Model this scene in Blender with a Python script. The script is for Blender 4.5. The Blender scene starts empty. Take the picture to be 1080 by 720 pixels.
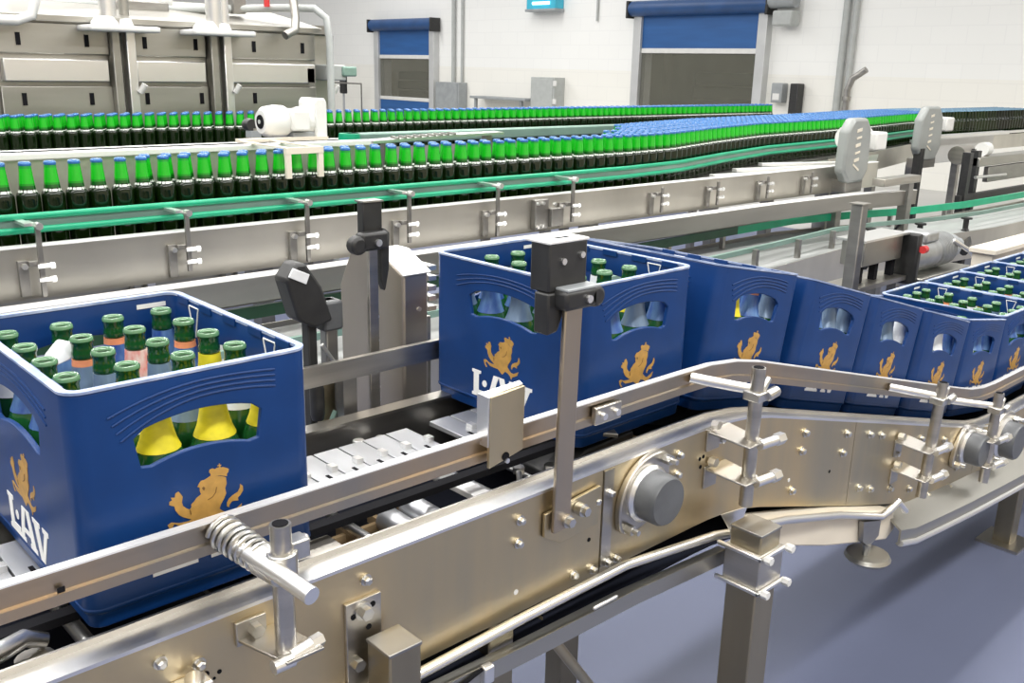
import bpy, bmesh, math, random
from mathutils import Vector, Matrix, Euler
random.seed(7)
S = bpy.context.scene
COL = S.collection
ZB = 0.92                      # crate conveyor deck height above the floor
PI = math.pi

# ------------------------------------------------------------------ materials
def M(name, col, rough=.5, metal=0., var=0., scale=(8, 8, 8), col2=None, bump=0., coat=0., trans=0., alpha=1., emit=None, rvar=0., spec=.5, coord='Object'):
    m = bpy.data.materials.new(name); m.use_nodes = True
    nt = m.node_tree; b = nt.nodes['Principled BSDF']
    b.inputs['Base Color'].default_value = (*col, 1)
    b.inputs['Roughness'].default_value = rough
    b.inputs['Metallic'].default_value = metal
    b.inputs['Coat Weight'].default_value = coat
    b.inputs['Coat Roughness'].default_value = .08
    b.inputs['Transmission Weight'].default_value = trans
    b.inputs['Alpha'].default_value = alpha
    b.inputs['Specular IOR Level'].default_value = spec
    if emit:
        b.inputs['Emission Color'].default_value = (*emit[0], 1); b.inputs['Emission Strength'].default_value = emit[1]
    if var or bump or rvar or col2:
        tc = nt.nodes.new('ShaderNodeTexCoord'); mp = nt.nodes.new('ShaderNodeMapping')
        mp.inputs['Scale'].default_value = scale
        nz = nt.nodes.new('ShaderNodeTexNoise'); nz.inputs['Scale'].default_value = 1; nz.inputs['Detail'].default_value = 4
        nt.links.new(tc.outputs[coord], mp.inputs[0]); nt.links.new(mp.outputs[0], nz.inputs[0])
        if col2 or var:
            r = nt.nodes.new('ShaderNodeValToRGB')
            c2 = col2 or tuple(min(1, c * (1 + var)) for c in col); c1 = col if col2 else tuple(c * (1 - var) for c in col)
            r.color_ramp.elements[0].color = (*c1, 1); r.color_ramp.elements[0].position = .35
            r.color_ramp.elements[1].color = (*c2, 1); r.color_ramp.elements[1].position = .65
            nt.links.new(nz.outputs[0], r.inputs[0]); nt.links.new(r.outputs[0], b.inputs['Base Color'])
        if rvar:
            mr = nt.nodes.new('ShaderNodeMapRange'); mr.inputs[3].default_value = max(.02, rough - rvar); mr.inputs[4].default_value = rough + rvar
            nt.links.new(nz.outputs[0], mr.inputs[0]); nt.links.new(mr.outputs[0], b.inputs['Roughness'])
        if bump:
            bp = nt.nodes.new('ShaderNodeBump'); bp.inputs['Strength'].default_value = bump; bp.inputs['Distance'].default_value = .002
            nt.links.new(nz.outputs[0], bp.inputs['Height']); nt.links.new(bp.outputs[0], b.inputs['Normal'])
    return m

steel = M('stainless_steel', (.50, .475, .43), .34, 1, .12, (3, 3, 40), rvar=.08)
steel_tan = M('stainless_plate_tan', (.46, .42, .315), .42, 1, 0, (7, 3, .8), col2=(.66, .53, .325), rvar=.06)  # grey and tan mixed in upright patches
cab_m = M('stainless_cabinet', (.50, .45, .395), .42, 1, .1, (3, 3, 1), rvar=.06)
leg_m = M('stainless_leg', (.34, .30, .22), .4, 1, .12, (6, 6, 1), rvar=.06)
rail_m = M('guide_rail_steel', (.40, .37, .32), .37, 1, 0, (5, 3, 1), col2=(.56, .43, .29), rvar=.05)
steel_br = M('stainless_bright', (.86, .855, .84), .34, 1, .03, (2, 2, 2))
steel_wh = M('stainless_whitened_shine', (.90, .895, .88), .55, .55, .03, (2, 2, 2))  # whitened so the overhead shine on top faces is in the colour
steel_dk = M('stainless_dull', (.36, .35, .33), .42, 1, .1, (6, 6, 20), rvar=.08)
steel_pan = M('stainless_panel', (.43, .42, .385), .40, 1, .08, (1.5, 1.5, 9), rvar=.06)
lane_plate = M('stainless_lane_plate', (.61, .59, .535), .43, 1, .14, (2.2, 2, 1), rvar=.06)
zinc = M('zinc_bolt', (.62, .61, .58), .3, 1, .06, (60, 60, 60))
chain_m = M('chain_slat_steel', (.56, .57, .59), .38, .85, .06, (20, 4, 4), rvar=.1)
blackp = M('black_plastic', (.022, .022, .022), .42, 0, .2, (30, 30, 30))
graycap = M('bearing_cap_plastic', (.10, .105, .11), .38, 0, .12, (30, 30, 30))
dark = M('dark_hole', (.010, .010, .012), .8, 0, .2, (9, 9, 9), spec=.08)
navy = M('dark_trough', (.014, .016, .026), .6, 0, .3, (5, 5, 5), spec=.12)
blue = M('crate_blue_plastic', (.003, .036, .155), .40, 0, .12, (9, 9, 9), rvar=.05, spec=.35)
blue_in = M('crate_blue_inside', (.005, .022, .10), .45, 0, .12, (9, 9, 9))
rim_m = M('crate_rim_scuffed_shine', (.20, .27, .46), .4, 0, 0, (26, 26, 26), col2=(.46, .52, .68), rvar=.05)  # pale blue mixes real scuffing with painted shine
gold = M('lion_gold', (.44, .25, .06), .5, 0, .14, (60, 60, 60))
gold_dk = M('lion_brown_line', (.16, .08, .02), .5, 0, .1, (60, 60, 60))
white_p = M('white_print', (.82, .82, .80), .5, 0, .04, (40, 40, 40))
glass_g = M('empty_green_glass', (.010, .085, .018), .10, 0, .3, (14, 14, 6), coat=.4)
bore_m = M('bottle_bore_dark', (.012, .045, .015), .4, 0, .1, (9, 9, 9))
glass_lip = M('green_glass_lip', (.11, .24, .12), .08, 0, .1, (30, 30, 30), coat=.8)
beer_dk = M('filled_bottle_dark_glass', (.002, .006, .002), .06, 0, 0, (3, 3, 2), col2=(.006, .020, .001), coat=0)
neck_g = M('filled_bottle_bright_neck', (.008, .40, .012), .18, 0, .3, (12, 12, 25), coat=.3)
def lit_neck_mat():
    m = bpy.data.materials.new('neck_glass_painted_highlight'); m.use_nodes = True
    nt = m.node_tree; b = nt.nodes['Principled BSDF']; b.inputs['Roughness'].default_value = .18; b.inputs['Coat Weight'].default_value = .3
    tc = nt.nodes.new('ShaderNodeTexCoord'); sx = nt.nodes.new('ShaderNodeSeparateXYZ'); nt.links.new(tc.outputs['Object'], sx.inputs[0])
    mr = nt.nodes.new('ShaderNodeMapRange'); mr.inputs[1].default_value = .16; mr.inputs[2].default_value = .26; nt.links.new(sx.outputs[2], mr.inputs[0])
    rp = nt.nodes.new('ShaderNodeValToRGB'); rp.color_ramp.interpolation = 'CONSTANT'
    e = rp.color_ramp.elements; e[0].position = 0; e[0].color = (.66, .70, .64, 1); e[1].position = .175; e[1].color = (.004, .085, .008, 1)  # lowest pale stop paints the shoulder highlight; dark green is the fill level
    for p, c in ((.30, (.006, .24, .01, 1)), (.36, (.008, .42, .012, 1)), (.80, (.006, .30, .03, 1))):  # bright greens paint light coming through the empty neck
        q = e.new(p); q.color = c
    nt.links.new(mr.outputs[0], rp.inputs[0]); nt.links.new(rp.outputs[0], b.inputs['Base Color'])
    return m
neck_g = lit_neck_mat()
cap_b = M('crown_cap_blue', (.02, .13, .36), .3, .2, .12, (50, 50, 50), coat=.3)
cap_gray = M('crown_cap_grey_blue', (.13, .25, .36), .3, .3, .12, (50, 50, 50), coat=.3)
lab_y = M('label_yellow', (.72, .62, .02), .5, 0, .14, (40, 40, 60))
lab_b = M('label_blue', (.012, .06, .28), .45, 0, .1, (50, 50, 12), col2=(.12, .24, .46))
lab_w = M('label_white', (.78, .80, .82), .5, 0, .05, (40, 40, 40))
lab_o = M('label_orange', (.72, .27, .13), .5, 0, .1, (40, 40, 40))
lab_r = M('label_pink_red', (.70, .20, .17), .5, 0, 0, (70, 70, 40), col2=(.80, .66, .60))
lab_s = M('label_silver_blue', (.15, .22, .32), .35, .2, .16, (50, 50, 20))
green_p = M('green_guide_plastic', (.006, .33, .17), .34, 0, .1, (10, 10, 10))
green_d = M('dark_green_guide_plastic', (.008, .075, .035), .4, 0, .2, (2, 2, 2))
green_pale = M('grey_green_guide', (.22, .34, .29), .4, .3, .1, (5, 5, 5))
white_pt = M('white_paint', (.70, .70, .68), .35, 0, .03, (10, 10, 10), coat=.2)
cover_g = M('drive_cover_grey', (.27, .285, .275), .38, 0, .05, (8, 8, 8), coat=.1)
gray_pt = M('light_grey_paint', (.42, .44, .43), .36, 0, .05, (10, 10, 10), coat=.1)
midgray = M('mid_grey_paint', (.30, .32, .33), .4, 0, .08, (8, 8, 8))
alu = M('motor_aluminium', (.42, .43, .43), .42, .7, .1, (20, 20, 20))
red_p = M('red_plastic', (.6, .04, .04), .4, 0, .1, (10, 10, 10))
curtain = M('door_curtain_blue', (.02, .10, .30), .42, 0, .1, (1, 1, 9))
curtain_d = M('door_roller_blue', (.02, .07, .20), .42, 0, .1, (4, 4, 4))
jamb = M('door_jamb_grey', (.55, .56, .56), .4, .3, .06, (3, 3, 3))
pane_m = M('door_vinyl_pane', (.22, .22, .18), .12, 0, .04, (2, 2, 2), trans=.0, alpha=.35)
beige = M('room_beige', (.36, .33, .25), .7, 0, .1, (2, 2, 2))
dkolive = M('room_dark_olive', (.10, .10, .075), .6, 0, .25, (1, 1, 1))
cyan = M('insect_lamp_cyan', (.05, .45, .62), .4, 0, .05, (4, 4, 4))
tubeglow = M('lamp_tube_glow', (.5, .9, 1), .4, 0, .02, (4, 4, 4), emit=((.45, .9, 1), 2.5))
belt_w = M('conveyor_belt_pale', (.46, .47, .46), .4, .3, .06, (4, 30, 4))
wood = M('transfer_board_tan', (.38, .27, .15), .5, 0, .12, (3, 30, 3))
cream = M('cream_block', (.72, .66, .55), .5, 0, .06, (5, 5, 5))

def wall_mat():
    m = bpy.data.materials.new('painted_brick_white'); m.use_nodes = True
    nt = m.node_tree; b = nt.nodes['Principled BSDF']; b.inputs['Roughness'].default_value = .6
    tc = nt.nodes.new('ShaderNodeTexCoord'); mp = nt.nodes.new('ShaderNodeMapping'); mp.inputs['Rotation'].default_value = (PI / 2, 0, PI / 2)
    sep = nt.nodes.new('ShaderNodeSeparateXYZ'); cmb = nt.nodes.new('ShaderNodeCombineXYZ')
    nt.links.new(tc.outputs['Object'], sep.inputs[0]); nt.links.new(sep.outputs[1], cmb.inputs[0]); nt.links.new(sep.outputs[2], cmb.inputs[1])
    br = nt.nodes.new('ShaderNodeTexBrick'); br.inputs['Scale'].default_value = 1
    br.inputs['Brick Width'].default_value = .5; br.inputs['Row Height'].default_value = .25; br.inputs['Mortar Size'].default_value = .008
    br.inputs['Color1'].default_value = (.86, .865, .845, 1); br.inputs['Color2'].default_value = (.845, .85, .83, 1); br.inputs['Mortar'].default_value = (.82, .825, .81, 1)
    nt.links.new(cmb.outputs[0], br.inputs[0])
    # cream-painted dado on the lower part of the wall
    gt = nt.nodes.new('ShaderNodeMath'); gt.operation = 'LESS_THAN'; gt.inputs[1].default_value = 1.55
    nt.links.new(sep.outputs[2], gt.inputs[0])
    mx = nt.nodes.new('ShaderNodeMix'); mx.data_type = 'RGBA'; mx.blend_type = 'MULTIPLY'; mx.inputs['B'].default_value = (.98, .965, .93, 1)
    nt.links.new(gt.outputs[0], mx.inputs['Factor']); nt.links.new(br.outputs[0], mx.inputs['A']); nt.links.new(mx.outputs['Result'], b.inputs['Base Color'])
    return m
wallm = wall_mat()
added_wall_m = M('added_wall_beige', (.72, .63, .49), .7, 0, .12, (.5, .5, .5))
floorm = M('epoxy_floor_blue_grey', (.118, .134, .205), .42, 0, .07, (.8, .8, .8), rvar=.05, spec=.25)
floor_w = M('pale_far_floor', (.46, .455, .44), .35, 0, .06, (1, 1, 1))  # paler grey for the far floor zone

# ------------------------------------------------------------------ mesh builder (rel coords: z=0 at crate deck)
class MB:
    def __init__(s): s.v = []; s.f = []
    def add(s, vs, fs):
        n = len(s.v); s.v += [tuple(p) for p in vs]; s.f += [tuple(i + n for i in f) for f in fs]; return s
    def box(s, x0, x1, y0, y1, z0, z1):
        vs = [(x, y, z) for x in (x0, x1) for y in (y0, y1) for z in (z0, z1)]
        return s.add(vs, [(0, 1, 3, 2), (4, 6, 7, 5), (0, 4, 5, 1), (2, 3, 7, 6), (0, 2, 6, 4), (1, 5, 7, 3)])
    def obox(s, c, ax, ay, az, hx, hy, hz):
        c = Vector(c); ax, ay, az = (Vector(a).normalized() for a in (ax, ay, az))
        vs = [c + ax * x + ay * y + az * z for x in (-hx, hx) for y in (-hy, hy) for z in (-hz, hz)]
        return s.add(vs, [(0, 1, 3, 2), (4, 6, 7, 5), (0, 4, 5, 1), (2, 3, 7, 6), (0, 2, 6, 4), (1, 5, 7, 3)])
    def prism(s, pts, d):                 # pts 3D planar polygon, d extrusion vector
        n = len(pts); d = Vector(d); P = [Vector(p) for p in pts]
        vs = P + [p + d for p in P]
        fs = [tuple(range(n)), tuple(range(2 * n - 1, n - 1, -1))] + [(i, (i + 1) % n, n + (i + 1) % n, n + i) for i in range(n)]
        return s.add(vs, fs)
    def rings(s, R, closed=False, caps=True):
        n = len(R[0]); vs = [p for r in R for p in r]; fs = []
        m = len(R)
        for k in range(m if closed else m - 1):
            a = k * n; b = ((k + 1) % m) * n
            for i in range(n): fs.append((a + i, a + (i + 1) % n, b + (i + 1) % n, b + i))
        if caps and not closed: fs += [tuple(range(n - 1, -1, -1)), tuple(range((m - 1) * n, m * n))]
        return s.add(vs, fs)
    def sweep(s, path, prof, up=(0, 0, 1), caps=True):   # prof [(side, up)]
        P = [Vector(p) for p in path]; up = Vector(up); R = []
        for i, p in enumerate(P):
            t = (P[min(i + 1, len(P) - 1)] - P[max(i - 1, 0)]).normalized()
            if 0 < i < len(P) - 1:
                a = (P[i] - P[i - 1]).normalized(); b = (P[i + 1] - P[i]).normalized(); t = (a + b).normalized(); k = 1 / max(.35, (t.dot(a)))
            else: k = 1
            sd = t.cross(up); sd = sd.normalized() if sd.length > 1e-6 else Vector((1, 0, 0)); u = sd.cross(t).normalized()
            ver = abs((P[min(i + 1, len(P) - 1)] - P[max(i - 1, 0)]).z) > 1e-4
            R.append([p + sd * (a_ * (1 if ver else k)) + u * (b_ * (k if ver else 1)) for a_, b_ in prof])
        return s.rings(R, caps=caps)
    def tube(s, path, r, n=12):
        rr = r if isinstance(r, (list, tuple)) else [r] * len(path)
        P = [Vector(p) for p in path]; R = []; ref = None
        for i, p in enumerate(P):
            t = (P[min(i + 1, len(P) - 1)] - P[max(i - 1, 0)]).normalized()
            if ref is None: ref = Vector((0, 0, 1)) if abs(t.z) < .9 else Vector((1, 0, 0))
            a = t.cross(ref).normalized(); b = a.cross(t).normalized(); ref = b
            R.append([p + a * (rr[i] * math.cos(2 * PI * k / n)) + b * (rr[i] * math.sin(2 * PI * k / n)) for k in range(n)])
        return s.rings(R)
    def cyl(s, a, b, r, n=16, r2=None): return s.tube([a, b], [r, r if r2 is None else r2], n)
    def lathe(s, prof, o=(0, 0, 0), n=16, axis='z'):
        o = Vector(o); R = []
        for r, h in prof:
            ring = []
            for k in range(n):
                c, q = r * math.cos(2 * PI * k / n), r * math.sin(2 * PI * k / n)
                ring.append(o + (Vector((c, q, h)) if axis == 'z' else Vector((h, c, q)) if axis == 'x' else Vector((q, h, c))))
            R.append(ring)
        return s.rings(R)
    def build(s, name, mat, parent=None, bev=0, sharp=.7, loc=None):
        org = Vector((0, 0, 0))
        q = parent
        if parent is not None:
            while q.parent: q = q.parent
            org = Vector(q.location) - Vector((0, 0, ZB))
        elif loc is not None: org = Vector(loc)
        me = bpy.data.meshes.new(name); me.from_pydata([Vector(p) - org for p in s.v], [], s.f)
        bm = bmesh.new(); bm.from_mesh(me); bmesh.ops.recalc_face_normals(bm, faces=bm.faces); bm.to_mesh(me); bm.free()
        me.shade_smooth(); me.set_sharp_from_angle(angle=sharp)
        me.materials.append(mat)
        o = bpy.data.objects.new(name, me); COL.objects.link(o)
        if parent is not None: o.parent = parent
        else: o.location = org + Vector((0, 0, ZB))
        if bev:
            b = o.modifiers.new('bevel', 'BEVEL'); b.width = bev; b.segments = 2; b.limit_method = 'ANGLE'
        return o

def comps(mb):
    par = list(range(len(mb.v)))
    def find(a):
        while par[a] != a: par[a] = par[par[a]]; a = par[a]
        return a
    for f in mb.f:
        for i in f[1:]: par[find(i)] = find(f[0])
    out = {}
    for f in mb.f: out.setdefault(find(f[0]), []).append(f)
    res = []
    for fs in out.values():
        ids = sorted({i for f in fs for i in f}); mp = {i: k for k, i in enumerate(ids)}
        n = MB(); n.add([mb.v[i] for i in ids], [tuple(mp[i] for i in f) for f in fs]); res.append(n)
    return res
def each(mb, name, mat, parent=None, bev=0):      # one object per separate piece
    return [c.build(name, mat, parent, bev) for c in comps(mb)]
def pairs(mb, n, name, mat, parent=None):         # pieces come n to an object (washer and head of one bolt)
    C_ = comps(mb)
    for i in range(0, len(C_), n):
        q = MB()
        for c in C_[i:i + n]: q.add(c.v, c.f)
        q.build(name, mat, parent)
def tag(o, label=None, cat=None, group=None, kind=None):
    if label: o['label'] = label
    if cat: o['category'] = cat
    if group: o['group'] = group
    if kind: o['kind'] = kind
    return o
def thing(name, label, cat, loc=(0, 0, 0), group=None):
    o = bpy.data.objects.new(name, None); COL.objects.link(o); o.empty_display_size = .05
    o.location = Vector(loc) + Vector((0, 0, ZB))
    return tag(o, label, cat, group)
def struct(o): o['kind'] = 'structure'; return o
def copy_tree(o, parent=None):
    c = o.copy(); COL.objects.link(c)
    if parent: c.parent = parent; c.matrix_parent_inverse = o.matrix_parent_inverse
    for ch in list(o.children): copy_tree(ch, c)
    return c
def lerp_path(P, x):
    for (a, b), (c, d) in zip(P, P[1:]):
        if x <= c: return b + (d - b) * (x - a) / (c - a)
    return P[-1][1]
FL = -ZB

# ------------------------------------------------------------------ setting
struct(MB().box(-9, 18, -6, 34, FL - .1, FL).build('floor', floorm))
XW = 13.43
struct(MB().box(8.6, XW + .02, -6, 33.8, FL, FL + .006).build('floor_pale', floor_w, loc=(11, 3, FL)))
D1 = (16.40, 18.45, FL, .79)        # far door opening: y range, z range
D2 = (7.98, 10.42, FL, .98)
w = MB()
H = 4.4
ys = [-6, D2[0], D2[1], D1[0], D1[1], 34]
w.box(XW, XW + .25, ys[0], ys[1], FL, H); w.box(XW, XW + .25, ys[2], ys[3], FL, H); w.box(XW, XW + .25, ys[4], ys[5], FL, H)
w.box(XW, XW + .25, ys[1], ys[2], 1.45, H); w.box(XW, XW + .25, ys[3], ys[4], 1.3, H)
wo = w.build('wall_right', wallm, loc=(XW, 0, FL)); struct(wo)
struct(MB().box(-9, XW, 33.8, 34, FL, H).build('wall_back', wallm))
struct(MB().box(-9, 18, -6.2, -6, FL, H).build('wall_front_added', added_wall_m))  # unseen wall behind the camera, added for warm reflections in the steel
# rooms behind the doors
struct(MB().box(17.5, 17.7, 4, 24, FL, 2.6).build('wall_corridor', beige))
struct(MB().box(XW + .26, 17.5, 4, 24, 2.5, 2.6).build('added_corridor_roof', beige))  # unseen roof added to keep light out of the corridor

def door(nm, y0, y1, zt, zc, zs, zlow):
    # y0..y1 clear opening, zt roller top, zc bottom of raised curtain, zs sill of lower curtain, zlow floor
    d = thing(nm, None, None, (XW, (y0 + y1) / 2, FL)); d['kind'] = 'structure'
    x = XW
    for ya, yb in ((y0 - .17, y0), (y1, y1 + .17)):
        MB().box(x - .16, x + .02, ya, yb, FL, zt - .05).build('door_jamb', jamb, d, .008)
    MB().cyl((x - .17, y0 - .2, zt - .1), (x - .17, y1 + .22, zt - .1), .13, 20).build('roller', curtain_d, d)
    m = MB()
    for ya in (y0 - .24, y1 + .2): m.box(x - .3, x - .02, ya, ya + .05, zt - .26, zt + .03)
    each(m, 'roller_bracket', blackp, d, .01)
    m = MB().box(x - .1, x - .07, y0, y1, zc, zt - .12)
    m.build('curtain', curtain, d)
    MB().box(x - .115, x - .055, y0, y1, zc - .085, zc).build('curtain_bar', white_pt, d, .01)
    MB().box(x - .09, x - .084, y0, y1, zs, zc - .085).build('vision_panel', pane_m, d)
    if zs > FL + .1:
        MB().box(x - .115, x - .055, y0, y1, zs - .08, zs).build('curtain_bar', white_pt, d, .01)
        MB().box(x - .1, x - .07, y0, y1, FL + .02, zs - .08).build('curtain', curtain, d)
    return d
door('door_1', 16.46, 18.42, 1.62, .86, -.08, FL)
door('door_2', 7.98, 10.38, 1.78, 1.02, FL + .05, FL)
# contents of the corridor seen through the panes
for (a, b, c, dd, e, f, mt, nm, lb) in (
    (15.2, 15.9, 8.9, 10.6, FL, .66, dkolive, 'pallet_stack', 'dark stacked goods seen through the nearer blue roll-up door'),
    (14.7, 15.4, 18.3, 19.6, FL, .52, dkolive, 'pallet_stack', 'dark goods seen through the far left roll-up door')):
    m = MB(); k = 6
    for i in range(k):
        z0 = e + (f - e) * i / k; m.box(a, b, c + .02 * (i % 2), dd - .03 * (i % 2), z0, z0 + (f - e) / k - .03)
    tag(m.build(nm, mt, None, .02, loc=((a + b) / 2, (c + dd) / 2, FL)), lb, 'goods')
struct(MB().box(15.0, 15.25, 11.2, 11.45, FL, 2.0).build('trim_1', beige, loc=(15, 11.3, FL)))
struct(MB().box(15.0, 15.25, 8.1, 8.3, FL, 2.0).build('trim_2', beige, loc=(15, 8.2, FL)))

# wall things
tag(MB().cyl((XW - .05, 15.72, FL), (XW - .05, 15.72, 3.2), .045, 12).build('wall_pipe', gray_pt, loc=(XW - .05, 15.72, FL)), 'pale grey vertical pipe on white wall, left of the pair beside far left door', 'pipe')
t = thing('wall_pipe', 'thin pale vertical pipe with junction box, right of the pair beside far left door', 'pipe', (XW - .04, 15.44, FL))
MB().cyl((XW - .04, 15.44, .1), (XW - .04, 15.44, 3.2), .03, 12).build('pipe', gray_pt, t); MB().box(XW - .1, XW, 15.36, 15.52, .05, .2).build('junction_box', gray_pt, t, .01)
t = thing('wall_conduit', 'pair of grey conduits running down white wall right of the nearer door', 'conduit', (XW - .06, 6.5, FL))
MB().cyl((XW - .06, 6.53, FL), (XW - .06, 6.53, 3.2), .055, 12).build('conduit', gray_pt, t)
MB().cyl((XW - .06, 6.38, FL), (XW - .06, 6.38, 3.2), .04, 12).build('conduit', gray_pt, t)
tag(MB().cyl((XW - .03, 11.55, 1.5), (XW - .03, 11.55, 3), .022, 10).build('wall_cable', gray_pt, loc=(XW - .03, 11.55, 1.5)), 'thin grey cable hanging down white wall above grey cabinet', 'cable')
t = thing('insect_lamp', 'glowing cyan box lamp on white wall at top edge', 'lamp', (XW - .12, 12.9, 1.72))
MB().box(XW - .24, XW, 12.45, 13.25, 1.72, 2.05).build('housing', cyan, t, .02)
MB().box(XW - .26, XW, 12.43, 13.27, 1.69, 1.74).build('base_tray', midgray, t, .01)
MB().cyl((XW - .25, 12.6, 1.84), (XW - .25, 13.05, 1.84), .03, 12).build('tube', tubeglow, t)
t = thing('wall_cabinet', 'grey electrical cabinet on white wall between the two doors', 'cabinet', (XW - .15, 12.7, FL))
MB().box(XW - .3, XW, 12.35, 13.0, FL, .47).build('body', gray_pt, t, .01); MB().box(XW - .315, XW - .3, 12.38, 12.97, FL + .1, .44).build('door', gray_pt, t, .006)
m = MB()
for z in (.36, .02): m.box(XW - .33, XW - .3, 12.27, 12.36, z - .05, z + .05)
each(m, 'hinge', white_pt, t, .01)
t = thing('wall_bench', 'low dark ledge along white wall left of grey cabinet', 'bench', (XW - .2, 14.2, FL))
MB().box(XW - .4, XW, 13.05, 14.75, -.0, .05).build('top', midgray, t, .01)
for y in (13.2, 14.6): MB().box(XW - .36, XW - .3, y, y + .05, FL, 0).build('leg', midgray, t)
t = thing('wall_box', 'small grey box on white wall right of the far left door', 'box', (XW - .12, 15.6, FL))
MB().box(XW - .25, XW, 15.3, 16.1, FL, .3).build('body', midgray, t, .01); MB().box(XW - .26, XW - .25, 15.34, 16.06, FL + .08, .26).build('door', midgray, t)
t = thing('door_sensor', 'dark sensor post at left of far left door', 'sensor', (XW - .8, 18.9, FL))
MB().box(XW - .85, XW - .75, 18.85, 19.05, -.05, .46).build('housing', blackp, t, .02); MB().box(XW - .82, XW - .78, 18.93, 18.97, FL, -.05).build('post', jamb, t)
t = thing('handrail', 'thin grey handrail in front of far left door', 'railing', (XW - 1, 18.6, FL))
MB().tube([(XW - 1, 20, .2), (XW - 1, 17.9, .2), (XW - 1, 17.9, FL)], .02, 8).build('rail', steel_dk, t); MB().cyl((XW - 1, 19.3, FL), (XW - 1, 19.3, .2), .02, 8).build('post', steel_dk, t)
t = thing('door_control', 'dark control box on the wall at right of the nearer blue door', 'control box', (XW - .1, 7.3, FL))
MB().box(XW - .17, XW - .01, 7.42, 7.62, .2, .5).build('button_box', midgray, t, .015); MB().box(XW - .2, XW - .02, 7.12, 7.27, FL, .5).build('post', blackp, t, .015)
MB().box(XW - .18, XW - .165, 7.46, 7.58, .24, .34).build('label', white_pt, t)
t = thing('door_hoist_motor', 'grey drive motor at top right of the nearer blue door', 'motor', (XW - .2, 7.55, 1.4))
MB().cyl((XW - .2, 7.75, 1.72), (XW - .2, 7.3, 1.72), .11, 16).build('body', midgray, t); MB().box(XW - .3, XW - .05, 7.3, 7.65, 1.35, 1.58).build('gearbox', gray_pt, t, .03)
t = thing('bent_vent_pipe', 'short grey bent pipe rising before white wall, right of conduits', 'pipe', (XW - 1.2, 5.7, FL))
MB().tube([(XW - 1.2, 5.76, FL), (XW - 1.2, 5.76, .45), (XW - 1.2, 5.7, .6), (XW - 1.2, 5.52, .72)], .045, 10).build('pipe', steel_dk, t); MB().cyl((XW - 1.2, 5.76, .3), (XW - 1.2, 5.76, .36), .06, 10).build('collar', steel_dk, t)

# ------------------------------------------------------------------ bottle washer at back left
t = thing('bottle_washer', 'big panelled stainless machine behind the bottles at back left', 'machine', (1.2, 6, FL))
YM = 5.05
MB().box(-2.2, 3.42, YM + .03, 8.2, FL, .84).build('body', steel_pan, t)
MB().box(3.42, 3.72, YM + .25, 8.2, FL, .84).build('end_housing', steel_pan, t, .01)
MB().prism([(-2.2, YM - .03, .84), (3.45, YM - .03, .84), (3.3, YM + .7, 1.0), (-2.2, YM + .7, 1.0)], (0, 0, .03)).build('roof_flange', steel_pan, t)
MB().box(3.3, 3.66, YM + .2, YM + .9, .84, .9).build('end_lid', steel_dk, t)
posts_x = (-.25, 1.22, 2.03, 2.66, 3.42)
segs = [(-.2, 1.27), (1.32, 1.95), (2.1, 2.58), (2.73, 3.4)]
segs = [(-1.5, 1.30), (1.34, 1.97), (2.10, 2.59), (2.73, 3.40)]
for a, b in segs:
    MB().box(a, b, YM - .005, YM + .03, .655, .83).build('upper_panel', steel_pan, t, .006)
    MB().box(a + .02, b - .02, YM - .03, YM + .03, .50, .628).build('middle_panel', steel_br, t, .006)
    MB().box(a, b, YM - .005, YM + .03, FL + .2, .475).build('lower_panel', steel_pan, t, .006)
for x, z in ((1.46, .735), (1.84, .735), (2.19, .735), (2.52, .735), (2.93, .735), (3.30, .735), (1.46, .40), (1.84, .40), (2.18, .40), (2.54, .40), (2.92, .40)):
    MB().box(x - .012, x + .012, YM - .012, YM, z - .035, z + .035).build('slot', dark, t)
for x in (1.97, 2.6):
    MB().box(x, x + .05, YM - .06, YM + .02, FL, .82).build('column', steel_pan, t, .005); MB().box(x + .075, x + .13, YM - .09, YM - .02, FL, .82).build('column', steel_br, t, .005)
    q = MB().box(x - .18, x + .24, YM - .22, YM + .06, .79, .825).build('shelf_flange', white_pt, t, .012)
    m = MB(); m.lathe([(.001, .055), (.05, .05), (.075, .02), (.078, 0)], (x - .05, YM - .1, .825), 14); m.lathe([(.001, .045), (.03, .04), (.045, 0)], (x + .07, YM - .12, .825), 14); each(m, 'flange_cap', white_pt, q)
    MB().cyl((x + .13, YM - .1, .44), (x + .155, YM - .12, .49), .018, 10).build('handle', white_pt, t)
MB().cyl((3.49, YM - .1, .44), (3.51, YM - .12, .49), .016, 10).build('handle', white_pt, t)
def pipe(pts, r, nm='pipe', mt=white_pt): MB().tube(pts, r, 12).build(nm, mt, t)
pipe([(-.5, YM - .1, .84), (1.44, YM - .1, .83), (1.52, YM - .1, .86), (1.55, YM - .1, .95), (1.56, YM - .1, 1.25)], .028)
pipe([(2.0, YM + .05, .83), (2.0, YM + .05, 1.5)], .05, 'riser', steel_br); pipe([(2.12, YM + .1, .83), (2.12, YM + .1, 1.5)], .03, 'riser', steel_pan)
pipe([(2.62, YM - .08, .83), (2.62, YM - .08, 1.5)], .05, 'riser', steel_br); pipe([(2.75, YM + .05, .83), (2.75, YM + .05, 1.5)], .035, 'riser', steel_br)
pipe([(.9, YM + .5, .97), (2.55, YM + .4, .96), (3.25, YM + .1, 1.0), (3.38, YM - .05, 1.0), (3.44, YM - .1, .94), (3.45, YM - .12, .8), (3.45, YM - .12, FL)], .026, 'pipe', gray_pt)
pipe([(1.6, YM + .6, 1.08), (2.2, YM + .6, 1.02), (2.6, YM + .5, 1.02)], .06)
pipe([(3.2, YM - .02, 1.4), (3.2, YM - .1, .93), (3.17, YM - .14, .85), (3.08, YM - .16, .81)], .028, 'hook_pipe', steel_pan)
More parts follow.
